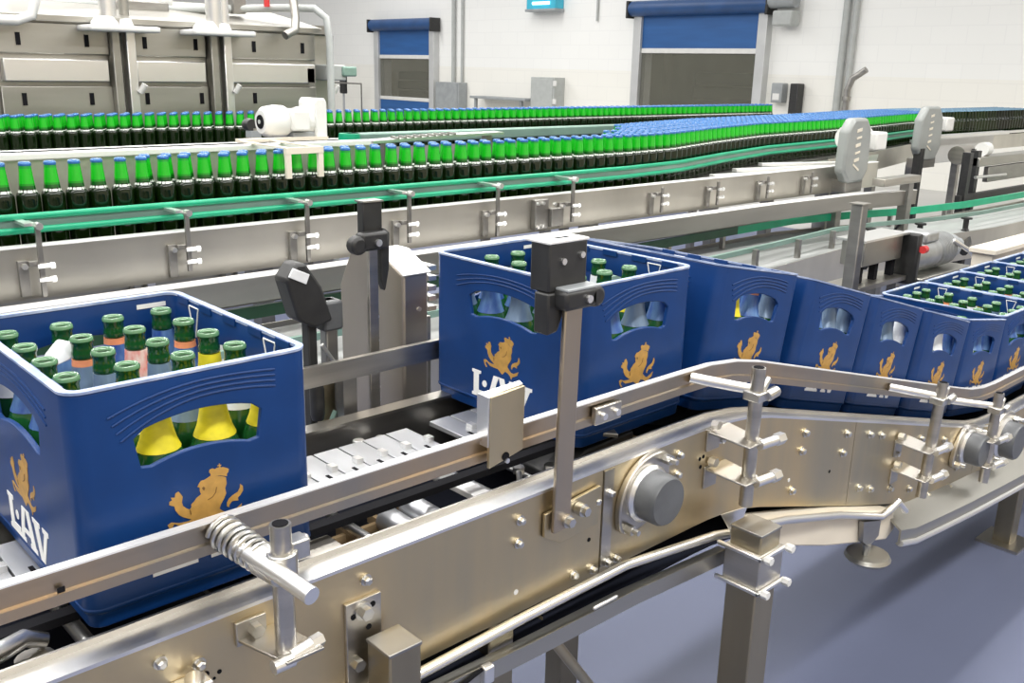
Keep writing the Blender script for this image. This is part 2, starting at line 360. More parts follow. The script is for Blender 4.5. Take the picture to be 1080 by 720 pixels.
m = MB(); m.box(2.15, 2.5, YM + .3, YM + .5, .9, 1.0); m.box(2.9, 3.0, YM + .2, YM + .3, .95, 1.08); each(m, 'valve_block', steel_dk, t, .01)
MB().cyl((3.1, YM + .1, 1.0), (3.1, YM + .1, 1.07), .02, 10).build('valve_cap', red_p, t)
t2 = thing('washer_switch_box', 'small grey and green switch box at right end of panelled machine', 'switch box', (3.6, YM + .1, .5))
MB().box(3.50, 3.66, YM + .0, YM + .24, .52, .63).build('body', gray_pt, t2, .01); MB().box(3.62, 3.74, YM - .02, YM + .22, .55, .62).build('cover', green_pale, t2, .01); MB().box(3.32, 3.38, YM - .03, YM + .0, .5, .6).build('side_box', steel_dk, t2)

# ------------------------------------------------------------------ bottles
def bottle_filled():
    r = thing('beer_bottle', 'x', 'bottle', (0, 0, 0)); r.location = (0, 0, 0)
    z = -ZB
    m = MB(); m.lathe([(.001, .002), (.030, 0), (.0335, .004), (.034, .02), (.034, .150), (.0334, .159), (.0312, .1662), (.0275, .1708), (.0248, .1735), (.0238, .177), (.0237, .181)], (0, 0, z), 16); m.build('glass_body', beer_dk, r, sharp=1.2)
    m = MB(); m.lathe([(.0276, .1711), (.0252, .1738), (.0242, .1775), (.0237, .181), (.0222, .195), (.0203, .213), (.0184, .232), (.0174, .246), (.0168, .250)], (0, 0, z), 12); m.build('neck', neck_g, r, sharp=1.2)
    m = MB(); m.lathe([(.0182, .2485), (.0186, .252), (.0172, .258), (.0125, .2605), (.001, .261)], (0, 0, z), 12); m.build('crown_cap', cap_b, r, sharp=1.0)
    return r
# lane front path (bottle axes of the front row)
F = [(.30, 2.05), (3.3, 2.05), (3.7, 2.10), (4.3, 2.28), (5.05, 2.46), (6.0, 2.56), (6.6, 2.63), (7.9, 2.86), (9.0, 2.95), (11.5, 2.95)]
LANE1 = 'filled green bottle with blue crown cap in nearest row of the nearer bottle lane'
proto = bottle_filled()
used = [False]
ZL = .08
def put(x, y, label, group, zl=ZL):
    o = proto if not used[0] else copy_tree(proto)
    used[0] = True
    o.location = (x, y, zl + ZB); tag(o, label, 'bottle', group); return o
fr = []
x = .36
while x < 9.4:
    jit = random.uniform(-.006, .006) if x < 3 else 0
    fr.append((x, lerp_path(F, x) + jit))
    dx = .0705 if x > 2 else random.uniform(.0685, .0725)
    sl = (lerp_path(F, x + .05) - lerp_path(F, x)) / .05
    x += dx / math.sqrt(1 + sl * sl)
n_ind = 0
for (x, y) in fr:
    if x < 7.4: put(x, y, LANE1, 'front row of the nearer bottle lane'); n_ind += 1
back = []
for r in range(1, 9):
    for i, (x, y) in enumerate(fr):
        if r == 1:
            if x < .85 or (x < 1.5 and random.random() < .45): continue
        elif x < 3.25 + .10 * (r - 2) + random.uniform(0, .1): continue
        back.append((x + (.036 if r % 2 else 0), y + r * .0625, r))
ind_back = [b for b in back if b[2] == 1 and b[0] < 4.2] + [b for b in back if 2 <= b[2] <= 5 and b[0] < 4.5]
for (x, y, r) in ind_back[:112]:
    if x < 3.25: put(x, y, 'filled green bottle standing behind the front row on the nearer lane', 'second row of the nearer bottle lane')
    else: put(x, y, 'filled green bottle packed inside the crowd where the nearer lane widens', 'packed bottles of the nearer lane')
rest = [b for b in back if b not in ind_back[:112]] + [(x, y, 0) for (x, y) in fr if x >= 7.4]
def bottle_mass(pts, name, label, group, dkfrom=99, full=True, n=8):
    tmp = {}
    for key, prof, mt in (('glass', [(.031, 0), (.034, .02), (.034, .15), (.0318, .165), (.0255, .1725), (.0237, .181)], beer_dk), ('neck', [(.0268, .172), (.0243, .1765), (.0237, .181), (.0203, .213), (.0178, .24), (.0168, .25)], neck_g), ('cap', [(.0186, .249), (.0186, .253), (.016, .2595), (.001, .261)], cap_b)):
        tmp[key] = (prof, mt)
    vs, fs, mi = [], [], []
    for p in pts:
        for k, (prof, mt) in enumerate(tmp.values()):
            b = len(vs)
            for rr, h in prof:
                for q in range(n): vs.append((p[0] + rr * math.cos(2 * PI * q / n), p[1] + rr * math.sin(2 * PI * q / n), ZL + h))
            for a in range(len(prof) - 1):
                for q in range(n): fs.append((b + a * n + q, b + a * n + (q + 1) % n, b + (a + 1) * n + (q + 1) % n, b + (a + 1) * n + q)); mi.append(k)
    o0 = Vector((pts[0][0], pts[0][1], ZL))
    me = bpy.data.meshes.new(name); me.from_pydata([Vector(v) - o0 for v in vs], [], fs)
    darkset = pts[0][0] > dkfrom
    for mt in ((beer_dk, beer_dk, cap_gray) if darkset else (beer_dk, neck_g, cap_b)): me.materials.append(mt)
    me.polygons.foreach_set('material_index', mi); me.shade_smooth(); me.set_sharp_from_angle(angle=1.2)
    o = bpy.data.objects.new(name, me); COL.objects.link(o); o.location = o0 + Vector((0, 0, ZB))
    tag(o, label, 'bottles', None, 'stuff')
bottle_mass([p for p in rest if p[0] <= 8.6], 'bottle_crowd', 'dense crowd of filled bottles with blue caps filling the wide lane at right', None)
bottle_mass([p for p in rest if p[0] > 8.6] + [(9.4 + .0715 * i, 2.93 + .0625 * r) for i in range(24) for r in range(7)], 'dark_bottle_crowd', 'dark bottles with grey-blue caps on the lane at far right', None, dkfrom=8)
# far lane
YF = 4.5
far = []
x = .95
while x < 8.4:
    far.append((x, YF + random.uniform(-.004, .004))); x += .0715
for (x, y) in far[:100]:
    put(x, y, 'filled green bottle with blue cap in front row of the far bottle lane', 'front row of the far bottle lane')
bottle_mass([(x + .036 * (r % 2), y + r * .0625) for r in (1, 2) for (x, y) in far] + far[100:], 'far_bottle_crowd', 'filled bottles behind the front row on the far lane', None)

# ------------------------------------------------------------------ near bottle lane conveyor
t = thing('bottle_conveyor', 'stainless bottle conveyor with green guide rails crossing behind the blue crates', 'conveyor', (2.5, 2.05, FL))
YP = 1.9
MB().box(-.4, 5.6, YP, YP + .004, -.043, .111).build('side_plate', lane_plate, t)
MB().box(-.4, 5.6, YP - .004, YP + .035, .109, .115).build('top_lip', steel_wh, t, .002)
def off(path, d, z): 
    out = []
    for i, (x, y) in enumerate(path): out.append((x, y + d, z))
    return out
bed = MB(); pts = [(-.4, 2.05)] + F
for (a, b), (c, d) in zip(pts, pts[1:]):
    wa = .17 if c < 3.4 else .68; wb = .17 if c < 3.3 else .68
    if a < 3.3 <= c or (a >= 3.3 and a < 3.8): wa = .17 if a <= 3.3 else .45
    bed.prism([(a, b - .12, ZL - .002), (c, d - .12, ZL - .002), (c, d + wb, ZL - .002), (a, b + wa, ZL - .002)], (0, 0, -.05))
bed.build('slat_bed', steel_dk, t)
# far guard plate behind the single file
MB().box(-.4, 1.95, 2.27, 2.275, -.04, .325).build('back_guard', lane_plate, t)
MB().box(-.4, 1.95, 2.255, 2.29, .322, .345).build('back_guard_rail', steel_wh, t, .004)
GR = [(-.4, 1.95), (2.75, 1.95), (3.2, 1.96), (3.7, 2.02), (4.3, 2.19), (5.05, 2.37), (6.0, 2.47), (6.6, 2.54), (7.9, 2.77), (8.6, 2.83)]
ell = [(.009 * math.cos(a), .010 * math.sin(a)) for a in [2 * PI * k / 10 for k in range(10)]]
MB().sweep([(a, b, .192) for a, b in GR], ell).build('green_guide_rail', green_p, t)
MB().sweep([(a, b, .152) for a, b in GR], ell).build('green_guide_rail', green_p, t)
MB().sweep([(a, b + .006, .172) for a, b in GR], [(-.002, -.02), (.002, -.02), (.002, .02), (-.002, .02)]).build('rail_backing', green_pale, t)
xs = (.09, .529, .971, 1.404, 1.843, 2.292, 2.735, 3.362, 3.818, 4.28, 4.741)
bolt_mb = lambda p, r=.008, l=.012: MB().cyl((p[0], p[1], p[2]), (p[0], p[1] - l, p[2]), r, 6)
for i, x in enumerate(xs):
    zt = .20 if x < 3.3 else .12
    yb = YP - .035
    if x < 3.3:
        br = MB().box(x - .007, x + .007, yb - .012, yb, -.01 - (.02 if i % 2 else 0), .185)
    else: br = MB().box(x - .006, x + .006, yb - .012, yb, -.02, .10)
    br.box(x - .055, x - .028, YP - .016, YP, -.03, .075); br.box(x - .03, x + .0, yb, YP - .01, .06, .075)
    b = br.build('rail_bracket', steel_dk, t, .001)
    m = MB()
    for z in (.062, .022): m.cyl((x - .014, yb - .018, z), (x + .026, yb - .018, z), .0065, 8); m.cyl((x + .02, yb - .018, z), (x + .032, yb - .018, z), .010, 6)
    m.cyl((x - .04, YP - .016, .06), (x - .04, YP - .03, .06), .009, 6)
    if x < 3.3: m.cyl((x, yb - .02, .176), (x, 1.955, .176), .007, 8); m.cyl((x, yb - .03, .178), (x, yb - .005, .178), .011, 8); m.box(x - .035, x - .012, yb - .01, 1.95, .178, .186)
    each(m, 'clamp_bolt', steel_br, b)
m = MB(); m.box(2.52, 2.60, YP - .03, YP, -.03, .10); m.box(2.60, 2.66, YP - .05, YP, -.02, .06); each(m, 'sensor_plate', steel_dk, t, .003)
for dx, z in ((2.53, .085), (2.56, .085), (2.53, -.015), (2.555, -.012), (2.63, .075)): bolt_mb((dx, YP - .03, z)).build('plate_bolt', steel_br, t)
for x in (.2, 3.0, 5.2):
    MB().box(x, x + .07, 2.0, 2.07, FL, ZL - .05).build('leg', steel_pan, t, .004)
for x in (5.4, 7.4, 9.5):
    MB().box(x, x + .07, lerp_path(F, x) + .05, lerp_path(F, x) + .12, FL, ZL - .05).build('leg', steel_dk, t, .004)
    MB().box(x, x + .07, lerp_path(F, x) + .5, lerp_path(F, x) + .57, FL, ZL - .05).build('leg', steel_dk, t, .004)
# side plates following the wide lane and the dead-plate fingers
MB().sweep([(5.6, 2.25, .03), (6.6, 2.42, .03), (7.9, 2.7, .03), (9, 2.82, .03), (11.4, 2.82, .03)], [(-.003, -.07), (.003, -.07), (.003, .07), (-.003, .07)]).build('side_plate', lane_plate, t)
MB().sweep([(7.6, 2.62, .125), (9, 2.80, .125), (11.4, 2.80, .125)], [(-.02, -.012), (.02, -.012), (.02, .012), (-.02, .012)]).build('lane_rail', steel_br, t)
MB().prism([(3.0, 1.92, .075), (5.6, 1.92, .075), (6.6, 2.4, .075), (5.05, 2.30, .075), (4.3, 2.13, .075), (3.7, 1.98, .075)], (0, 0, .006)).build('dead_plate', steel, t)
for a, b in (((3.62, 1.985), (4.1, 1.93)), ((4.05, 2.07), (4.75, 1.94)), ((4.45, 2.2), (5.3, 1.97)), ((4.9, 2.32), (5.6, 2.05))):
    MB().sweep([(a[0], a[1], .092), (b[0], b[1], .092)], [(-.022, -.01), (.022, -.01), (.022, .012), (-.022, .012)]).build('wear_strip', white_pt, t, .004)
# drip tray channel in front of the lane
t = thing('drip_channel', 'long bright stainless channel running below the nearer bottle conveyor', 'channel', (2.5, 1.8, -.1))
TP = [(-.4, 1.8), (4.2, 1.8), (5.0, 1.76), (5.62, 1.66)]
MB().sweep([(a, b, -.04) for a, b in TP], [(-.035, -.003), (.03, -.003), (.03, .003), (-.035, .003)]).build('top_flange', steel_wh, t)
MB().sweep([(a, b, -.082) for a, b in TP], [(.027, -.043), (.031, -.043), (.031, .042), (.027, .042)]).build('face', steel_pan, t)
MB().sweep([(a, b, -.124) for a, b in TP], [(-.03, -.002), (.031, -.002), (.031, .002), (-.03, .002)]).build('bottom_flange', steel, t)
t = thing('support_post', 'square steel post standing behind the crates, left of the boxed conveyor section', 'post', (3.23, .795, FL))
MB().box(3.21, 3.278, .755, .815, .155, .160).build('cap', steel, t)
MB().box(3.22, 3.268, .76, .81, FL, .155).build('post', steel_dk, t, .004); MB().box(3.13, 3.33, .70, .89, FL, FL + .012).build('foot_plate', steel, t)
m = MB(); m.box(5.15, 5.62, 1.62, 1.70, .01, .055); t = thing('channel_stub', 'short stainless beam just right of the nearer grey drive cover', 'beam', (5.4, 1.66, FL)); m.build('beam', steel, t, .004); MB().box(5.5, 5.56, 1.63, 1.69, FL, .01).build('leg', steel_dk, t); MB().tube([(5.5, 1.66, -.25), (5.25, 1.66, -.38), (5.1, 1.66, -.45)], .008, 8).build('brace', dark, t)

# far lane conveyor
t = thing('bottle_conveyor', 'far bottle conveyor in front of the panelled machine', 'conveyor', (4.5, YF, FL))
MB().box(-.4, 8.8, YF - .1, YF + .24, ZL - .05, ZL - .001).build('slat_bed', steel_dk, t)
MB().box(-.4, 8.8, YF - .12, YF - .114, -.06, .1).build('side_plate', lane_plate, t)
MB().box(-.4, 8.8, YF + .26, YF + .266, -.06, .15).build('back_plate', lane_plate, t)
MB().tube([(-.4, YF - .06, .16), (1.9, YF - .06, .162), (8.6, YF - .06, .165)], .005, 8).build('guide_rod', steel_br, t)
for x in (.8, 3.0, 5.2, 7.4): MB().box(x, x + .07, YF, YF + .07, FL, ZL - .05).build('leg', steel_dk, t)
# pale guide between the lanes
t = thing('lane_divider', 'long pale green guide beam between the two bottle lanes with rounded green end', 'guide beam', (4.2, 3.64, FL))
MB().box(2.72, 6.3, 3.60, 3.68, .20, .26).build('beam', green_pale, t, .008); MB().lathe([(.001, .0), (.06, .0), (.065, .03), (.06, .07), (.001, .07)], (2.75, 3.64, .19), 16).build('end_roller', green_p, t)
for x in (3.0, 4.5, 6.0): MB().box(x, x + .05, 3.61, 3.66, FL, .2).build('leg', steel_dk, t)
t = thing('slat_chute', 'thin white slatted strip between the bottle lanes, right of white motor', 'chute', (2.3, 2.4, .3))
MB().prism([(1.99, 2.30, .335), (2.55, 2.45, .335), (2.9, 2.50, .335), (2.9, 2.58, .335), (2.5, 2.56, .335), (1.99, 2.38, .335)], (0, 0, -.012)).build('tray', steel_br, t)
m = MB()
for i in range(9): m.obox((2.15 + i * .05, 2.37 + i * .0134, .340), (1, -.3, 0), (.3, 1, 0), (0, 0, 1), .005, .045, .004)
each(m, 'slat', steel_dk, t)
for x in (2.1, 2.8): MB().box(x, x + .04, 2.38 if x < 2.5 else 2.52, 2.41 if x < 2.5 else 2.55, FL, .323).build('leg', steel_dk, t)

# white gear motor between lanes
t = thing('gear_motor', 'white electric gear motor mounted between the two bottle lanes at left', 'motor', (1.72, 2.45, .17))
YW = 2.42; zc = .415
MB().lathe([(.001, 1.545), (.045, 1.545), (.058, 1.56), (.064, 1.60), (.062, 1.64), (.05, 1.66), (.05, 1.72), (.001, 1.72)], (0, YW, zc), 24, 'x').build('motor_body', white_pt, t)
m = MB().lathe([(.001, 1.541), (.026, 1.541), (.028, 1.548), (.001, 1.548)], (0, YW, zc), 20, 'x'); f = m.build('fan_cover', dark, t)
MB().lathe([(.001, 1.538), (.008, 1.538), (.008, 1.545), (.001, 1.545)], (0, YW, zc), 12, 'x').build('fan_hub', gray_pt, f)
MB().box(1.645, 1.725, YW - .075, YW + .02, zc - .035, zc + .045).build('terminal_box', white_pt, t, .008)
MB().lathe([(.001, 1.70), (.055, 1.70), (.06, 1.74), (.055, 1.77), (.001, 1.77)], (0, YW, zc + .0), 20, 'x').build('flange', white_pt, t)
MB().prism([(1.755, YW - .06, .27), (1.81, YW - .06, .27), (1.81, YW - .06, .49), (1.80, YW - .06, .505), (1.765, YW - .06, .505), (1.755, YW - .06, .49)], (0, .13, 0)).build('gearbox_plate', white_pt, t, .006)
MB().box(1.66, 1.76, YW - .05, YW + .05, .335, .375).build('base_bracket', midgray, t, .004)
m = MB(); m.box(1.405, 1.425, 1.985, 1.999, .245, .33); m.box(1.535, 1.555, 1.985, 1.999, .245, .33); m.box(1.404, 1.556, 1.984, 2.0, .33, .352); m.box(1.415, 1.435, 2.0, 2.34, .346, .3515); m.box(1.535, 1.555, 2.0, 2.34, .346, .3515); m.box(1.415, 1.80, 2.34, 2.38, .3445, .357); m.build('mount_frame', cream, t)
m = MB(); m.box(1.66, 1.68, 2.05 + .25, 2.33, .27, .29); m.build('photo_eye', blackp, t, .003)
t = thing('photo_sensor', 'small black sensor on a rod left of the white gear motor', 'sensor', (1.80, 3.0, .2))
MB().lathe([(.001, -.025), (.026, -.025), (.03, 0), (.026, .025), (.001, .025)], (1.80, 3.0, .365), 14, 'y').build('head', blackp, t); MB().cyl((1.815, 2.98, .2), (1.815, 2.98, .35), .012, 10).build('rod', steel, t); MB().box(1.78, 1.83, 2.95, 3.0, .31, .34).build('clamp', midgray, t)
for x in (1.79,): MB().box(1.78, 1.85, 2.94, 3.02, FL, .2).build('post', steel_dk, t)

# ------------------------------------------------------------------ drives with grey covers at right
def drive(label, x0, x1, y, zb, zt, name='drive_unit'):
    t = thing(name, label, 'drive unit', ((x0 + x1) / 2, y, FL))
    c = (x1 - x0) * .24
    P = [(x0, y, zb + c), (x0 + c, y, zb), (x1 - c * .8, y, zb), (x1, y, zb + c), (x1 - .01, y, zt - c), (x1 - c, y, zt), (x0 + c, y, zt), (x0 + .01, y, zt - c)]
    cv = MB().prism(P, (0, .07, 0)).build('belt_cover', cover_g, t, .018)
    m = MB(); w = x1 - x0
    for k in range(6):
        z = zt - .07 - k * (zt - zb - .12) / 6; xx = x0 + w * .44
        m.obox((xx + .004 * (k % 2), y - .001, z), (1, 0, .15 if k != 5 else -.5), (0, 1, 0), (0, 0, 1), .028 if k != 5 else .04, .002, .006 if k % 2 else .009)
    m.build('raised_lettering', cream, cv)
    xm = x1 + .12
    MB().lathe([(.001, x1 - .02), (.075, x1 - .02), (.08, x1 + .06), (.078, xm + .06), (.06, xm + .09), (.001, xm + .09)], (0, y + .16, zt - .13), 20, 'x').build('motor_body', white_pt, t)
    MB().box(xm - .04, xm + .1, y + .01, y + .12, zt - .2, zt - .09).build('terminal_box', white_pt, t, .012)
    MB().box(x0 + .08, x1 - .02, y + .02, y + .12, zb - .06, zb + .02).build('bracket', steel_dk, t, .004)
    MB().box(x0 + .16, x0 + .22, y + .1, y + .16, FL, zb - .04).build('leg', steel_dk, t, .004)
    return t
drive('grey drive cover with white motor box, the nearer and left of the two', 4.965, 5.265, 1.79, .02, .40)
drive('grey drive cover with white motor box, the farther and right of the two', 7.16, 7.56, 2.36, .0, .42)

# machinery beyond the drives at right
t = thing('transfer_station', 'dull steel conveyor transfer station behind the right grey drive cover', 'machine', (7.9, 2.2, FL))
MB().box(7.42, 8.9, 1.98, 2.12, -.02, .05).build('beam', steel_pan, t, .006)
MB().box(7.62, 8.9, 1.98, 2.02, -.15, -.03).build('side_plate', steel_dk, t, .004)
MB().box(7.95, 9.3, 2.62, 2.65, -.08, .13).build('white_panel', white_pt, t, .004)
MB().box(7.55, 9.4, 2.52, 2.6, .14, .17).build('upper_rail', steel_br, t, .006)
MB().lathe([(.001, 7.5), (.07, 7.5), (.08, 7.55), (.08, 7.7), (.001, 7.72)], (0, 2.2, .05), 16, 'x').build('bearing_drum', steel, t)
m = MB(); m.lathe([(.001, 7.62), (.055, 7.62), (.055, 7.72), (.001, 7.72)], (0, 2.06, .1), 14, 'x'); m.build('roller_end', white_pt, t)
for x, y in ((7.15, 1.95), (7.42, 2.0), (7.62, 2.1), (7.2, 2.35)): MB().box(x, x + .06, y, y + .06, FL, .1).build('leg', blackp, t)
MB().box(7.1, 8.8, 1.96, 2.0, -.27, -.22).build('cross_beam', blackp, t)
MB().cyl((7.35, 1.97, -.095), (7.95, 1.97, -.105), .012, 10).build('rod', steel_br, t)

# return conveyor with dark green guide rails
t = thing('return_conveyor', 'low conveyor with curved green guide rails between the crates and the bottle lane', 'conveyor', (3.5, 1.75, FL))
RU = [(-.2, 1.95), (3.2, 1.95), (4.2, 1.98), (4.8, 1.99), (5.3, 1.90), (5.85, 1.76), (6.5, 1.68), (7.5, 1.66), (9, 1.66)]
RL = [(-.2, 1.55), (3.2, 1.55), (4.0, 1.60), (4.7, 1.66), (5.1, 1.62), (5.6, 1.50), (6.2, 1.44), (7.5, 1.42), (9, 1.42)]
pr = [(-.008, -.022), (.008, -.022), (.008, .022), (-.008, .022)]
MB().sweep([(a, b, -.205) for a, b in RU if a < 4.3], pr).build('guide_rail', green_d, t)
MB().sweep([(a, b, -.205) for a, b in RU if a > 4.1], pr).build('guide_rail', green_p, t)
MB().sweep([(a, b, -.205) for a, b in RL], [(-.008, -.012), (.008, -.012), (.008, .012), (-.008, .012)]).build('guide_rail', green_pale, t)
m = MB()
UU = lambda x: lerp_path(RU, x)
for i in range(24):
    a = -.2 + i * .38; b = a + .38
    m.prism([(a, lerp_path(RL, a) - .06, -.30), (b, lerp_path(RL, b) - .06, -.30), (b, UU(b) + .08, -.30), (a, UU(a) + .08, -.30)], (0, 0, -.03))
m.build('belt', belt_w, t)
MB().sweep([(a, b - .09, -.37) for a, b in RL], [(-.003, -.10), (.003, -.10), (.003, .08), (-.003, .08)]).build('side_plate', lane_plate, t)
MB().sweep([(a, b + .12, -.37) for a, b in RU], [(-.003, -.10), (.003, -.10), (.003, .08), (-.003, .08)]).build('side_plate', lane_plate, t)
for x in (.6, 1.45, 2.3, 3.1, 3.6, 4.1, 5.2, 5.7, 6.3):
    m = MB().box(x - .012, x + .012, UU(x) + .01, UU(x) + .035, -.36, -.19); m.build('rail_bracket', steel_dk, t)
for x in (3.3, 3.75, 4.2, 4.62):
    m = MB().box(x - .012, x + .012, lerp_path(RL, x) - .04, lerp_path(RL, x) - .015, -.42, -.2); m.build('rail_bracket', steel_dk, t)
for x in (5.0, 5.45, 5.95):
    yy = lerp_path(RL, x) - .03; m = MB().cyl((x, yy, -.36), (x, yy, -.22), .018, 8); m.cyl((x, yy, -.225), (x, yy, -.215), .035, 10); m.tube([(x, yy, -.30), (x - .08, yy - .06, -.36), (x - .22, yy - .1, -.40)], .025, 8); m.build('rail_bracket', blackp, t)
for x in (.4, 2.6, 4.6, 6.4):
    MB().box(x, x + .06, lerp_path(RL, x) - .07, lerp_path(RL, x) - .01, FL, -.33).build('leg', steel_dk, t)

# boxed drive, motor and tray beyond the crates at right
t = thing('conveyor_drive_box', 'stainless boxed conveyor section behind the crates, left of grey motor', 'conveyor', (3.75, 1.05, FL))
MB().box(3.60, 4.02, .92, 1.06, -.06, -.05).build('top_plate', steel_br, t)
MB().box(3.62, 3.98, .93, 1.04, -.17, -.06).build('body', steel_pan, t, .004)
MB().box(3.50, 4.0, .9, 1.06, -.27, -.25).build('lower_shelf', steel, t)
m = MB()
for x in (3.64, 3.78, 3.94): m.box(x, x + .03, .95, .98, -.25, -.17)
each(m, 'spacer', dark, t)
for x in (3.52, 3.92): MB().box(x, x + .05, 1.0, 1.05, FL, -.27).build('leg', steel_dk, t)
t = thing('gear_motor', 'grey finned gear motor with red tag behind the crates at right', 'motor', (4.3, .95, -.3))
ym = .95; zm = -.175
MB().lathe([(.001, 4.06), (.06, 4.06), (.075, 4.09), (.078, 4.30), (.07, 4.32), (.001, 4.32)], (0, ym, zm), 20, 'x').build('motor_body', alu, t)
m = MB()
for i in range(9): m.lathe([(.07, 4.32 + i * .016), (.084, 4.322 + i * .016), (.084, 4.328 + i * .016), (.07, 4.33 + i * .016)], (0, ym, zm), 20, 'x')
m.build('cooling_fins', alu, t)
MB().box(4.14, 4.28, ym - .06, ym + .06, zm + .06, zm + .11).build('terminal_box', alu, t, .01)
MB().lathe([(.001, 4.46), (.07, 4.46), (.06, 4.56), (.03, 4.6), (.03, 4.66), (.001, 4.66)], (0, ym, zm), 20, 'x').build('gearbox', midgray, t)
MB().tube([(4.42, ym - .07, zm + .05), (4.5, ym - .12, zm), (4.6, ym - .12, zm - .05)], .012, 8).build('cable', steel_br, t)
MB().box(4.02, 4.06, ym - .08, ym + .06, zm - .12, zm + .12).build('mount_plate', blackp, t, .01)
MB().lathe([(.001, 4.03), (.018, 4.03), (.018, 4.06), (.001, 4.06)], (0, ym - .095, zm + .05), 12, 'x').build('red_tag', red_p, t)
MB().box(4.05, 4.6, ym - .1, ym + .12, zm - .13, zm - .09).build('base', steel_pan, t, .004)
m = MB().box(4.28, 4.34, ym, ym + .06, FL, zm - .13); m.build('support_leg', steel_dk, t)
t = thing('side_table', 'cream-topped side table behind the crates at right edge', 'table', (4.7, .64, FL))
MB().box(4.16, 5.3, .58, .70, -.125, -.10).build('top', cream, t, .004); MB().box(4.18, 5.28, .60, .69, -.26, -.125).build('apron', cream, t)
for x, y in ((4.2, .61), (5.22, .61), (4.2, .645), (5.22, .645)): MB().box(x, x + .04, y, y + .03, FL, -.26).build('leg', steel_dk, t)

# ------------------------------------------------------------------ crate conveyor
ZK = [(-9, 0), (1.20, 0), (2.50, -.351), (9, -.351)]
def zb(x): return lerp_path(ZK, x)
KX = [-.6, 1.10, 1.17, 1.23, 1.30, 2.42, 2.50, 2.58, 4.8]
def zs(x):                # rounded kinks
    return sum(zb(x + d) for d in (-.09, -.045, 0, .045, .09)) / 5
t = thing('crate_conveyor', 'stainless crate conveyor in the foreground with bolted side plates and guide rails', 'conveyor', (1.0, .15, FL))
CONV = t
YS = -.07
def depth(x): return lerp_path([(-.6, .198), (1.2, .198), (1.75, .218), (2.5, .228), (4.8, .24)], x)
def strip(x0, x1, y0, y1, ft, fb, n=14):
    m = MB(); R = []
    xs_ = sorted(set([x0 + (x1 - x0) * i / n for i in range(n + 1)]))
    for x in xs_: R.append([(x, y0, fb(x)), (x, y1, fb(x)), (x, y1, ft(x)), (x, y0, ft(x))])
    return m.rings(R)
top = lambda x: zs(x) + .009
for a, b in ((-.6, .8035), (.8055, 1.679), (1.681, 2.44), (2.442, 4.6)):
    strip(a, b, YS, YS + .004, lambda x: top(x) - .002, lambda x: top(x) - depth(x)).build('side_plate', steel_tan, t)
strip(-.6, 4.6, YS - .001, YS + .040, top, lambda x: top(x) - .005, 60).build('top_flange', steel_br, t)
strip(-.6, 4.6, YS + .036, YS + .040, lambda x: top(x) + .008, lambda x: top(x) - .02, 60).build('flange_lip', steel, t)
# far side frame
strip(-.6, 4.6, .385, .389, lambda x: top(x) - .002, lambda x: top(x) - depth(x), 50).build('side_plate', steel_dk, t)
strip(-.6, 4.6, .368, .402, top, lambda x: top(x) - .006, 60).build('top_flange', steel, t)
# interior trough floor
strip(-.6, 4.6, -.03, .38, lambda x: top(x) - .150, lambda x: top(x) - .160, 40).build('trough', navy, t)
# guide rails (front: C profile, far: flat)
def railpath(x0, x1, y, dz, n=60): return [(x0 + (x1 - x0) * i / n, y, zs(x0 + (x1 - x0) * i / n) + dz) for i in range(n + 1)]
prC = [(.0, .0), (.011, .0), (.011, -.005), (.006, -.005), (.006, -.026), (.010, -.028), (.010, -.041), (.0, -.041)]
rail = MB().sweep(railpath(-.6, 4.6, -.026, .1125), [(a, b) for a, b in prC]).build('guide_rail', rail_m, t)
MB().sweep(railpath(-.6, 4.6, -.026, .1138), [(-.001, -.001), (.0118, -.001), (.0118, .0015), (-.001, .0015)]).build('rail_edge_shine', steel_wh, rail)  # bright strip added on top to paint the rail's reflection
MB().sweep(railpath(-.6, 4.6, .423, .1125), [(.0, 0), (.012, 0), (.012, -.004), (.004, -.004), (.004, -.042), (0, -.042)]).build('guide_rail', steel, t)
for x in (.0, .62, 1.3, 2.2, 3.2): MB().box(x, x + .03, .425, .45, zs(x) - .12, zs(x) + .09).build('rail_post', steel_dk, t)
# chain slats
m = MB(); mh = MB(); mk = MB()
x = -.55
while x < 4.5:
    z = zs(x); s = math.atan2(zs(x + .02) - zs(x - .02), .04); ax = (math.cos(s), 0, math.sin(s)); az = (-math.sin(s), 0, math.cos(s))
    if not (.69 < x < .735):
        m.obox((x, .215, z - .006), ax, (0, 1, 0), az, .0235, .085, .0045)
        if -.3 < x < 0 or .3 < x < .9:
            mk.obox((x + .017, .225, z + .002), ax, (0, 1, 0), az, .006, .008, .005)
            mh.obox((x - .002, .196, z - .0012), ax, (0, 1, 0), az, .003, .015, .0006)
    x += .05
ch = m.build('chain_slats', chain_m, t, .001); each(mk, 'chain_lug', steel_br, ch); each(mh, 'slat_slot', dark, ch)
strip(-.6, 4.6, .062, .082, lambda x: zs(x) - .0005, lambda x: zs(x) - .012, 60).build('wear_strip', dark, t)
strip(-.6, 2.9, -.062, .38, lambda x: top(x) - .262, lambda x: top(x) - .266, 60).build('added_shade_pan', navy, t)  # dark sheet added to stand for the shade below the conveyor
m = MB(); m.lathe([(.001, 0), (.011, 0), (.011, .02), (.001, .02)], (.585, .325, -.03), 12); m.box(.56, .61, .30, .335, -.03, -.018); m.build('chain_tensioner', steel_br, t, .002)
# guide rail pieces under the crates on the far side, end scoop
m = MB(); m.prism([(.80, .17, .008), (.92, .0, .008), (.96, .06, .008), (.86, .26, .008)], (0, 0, .008)); m.build('transfer_plate', steel_dk, t, .002)
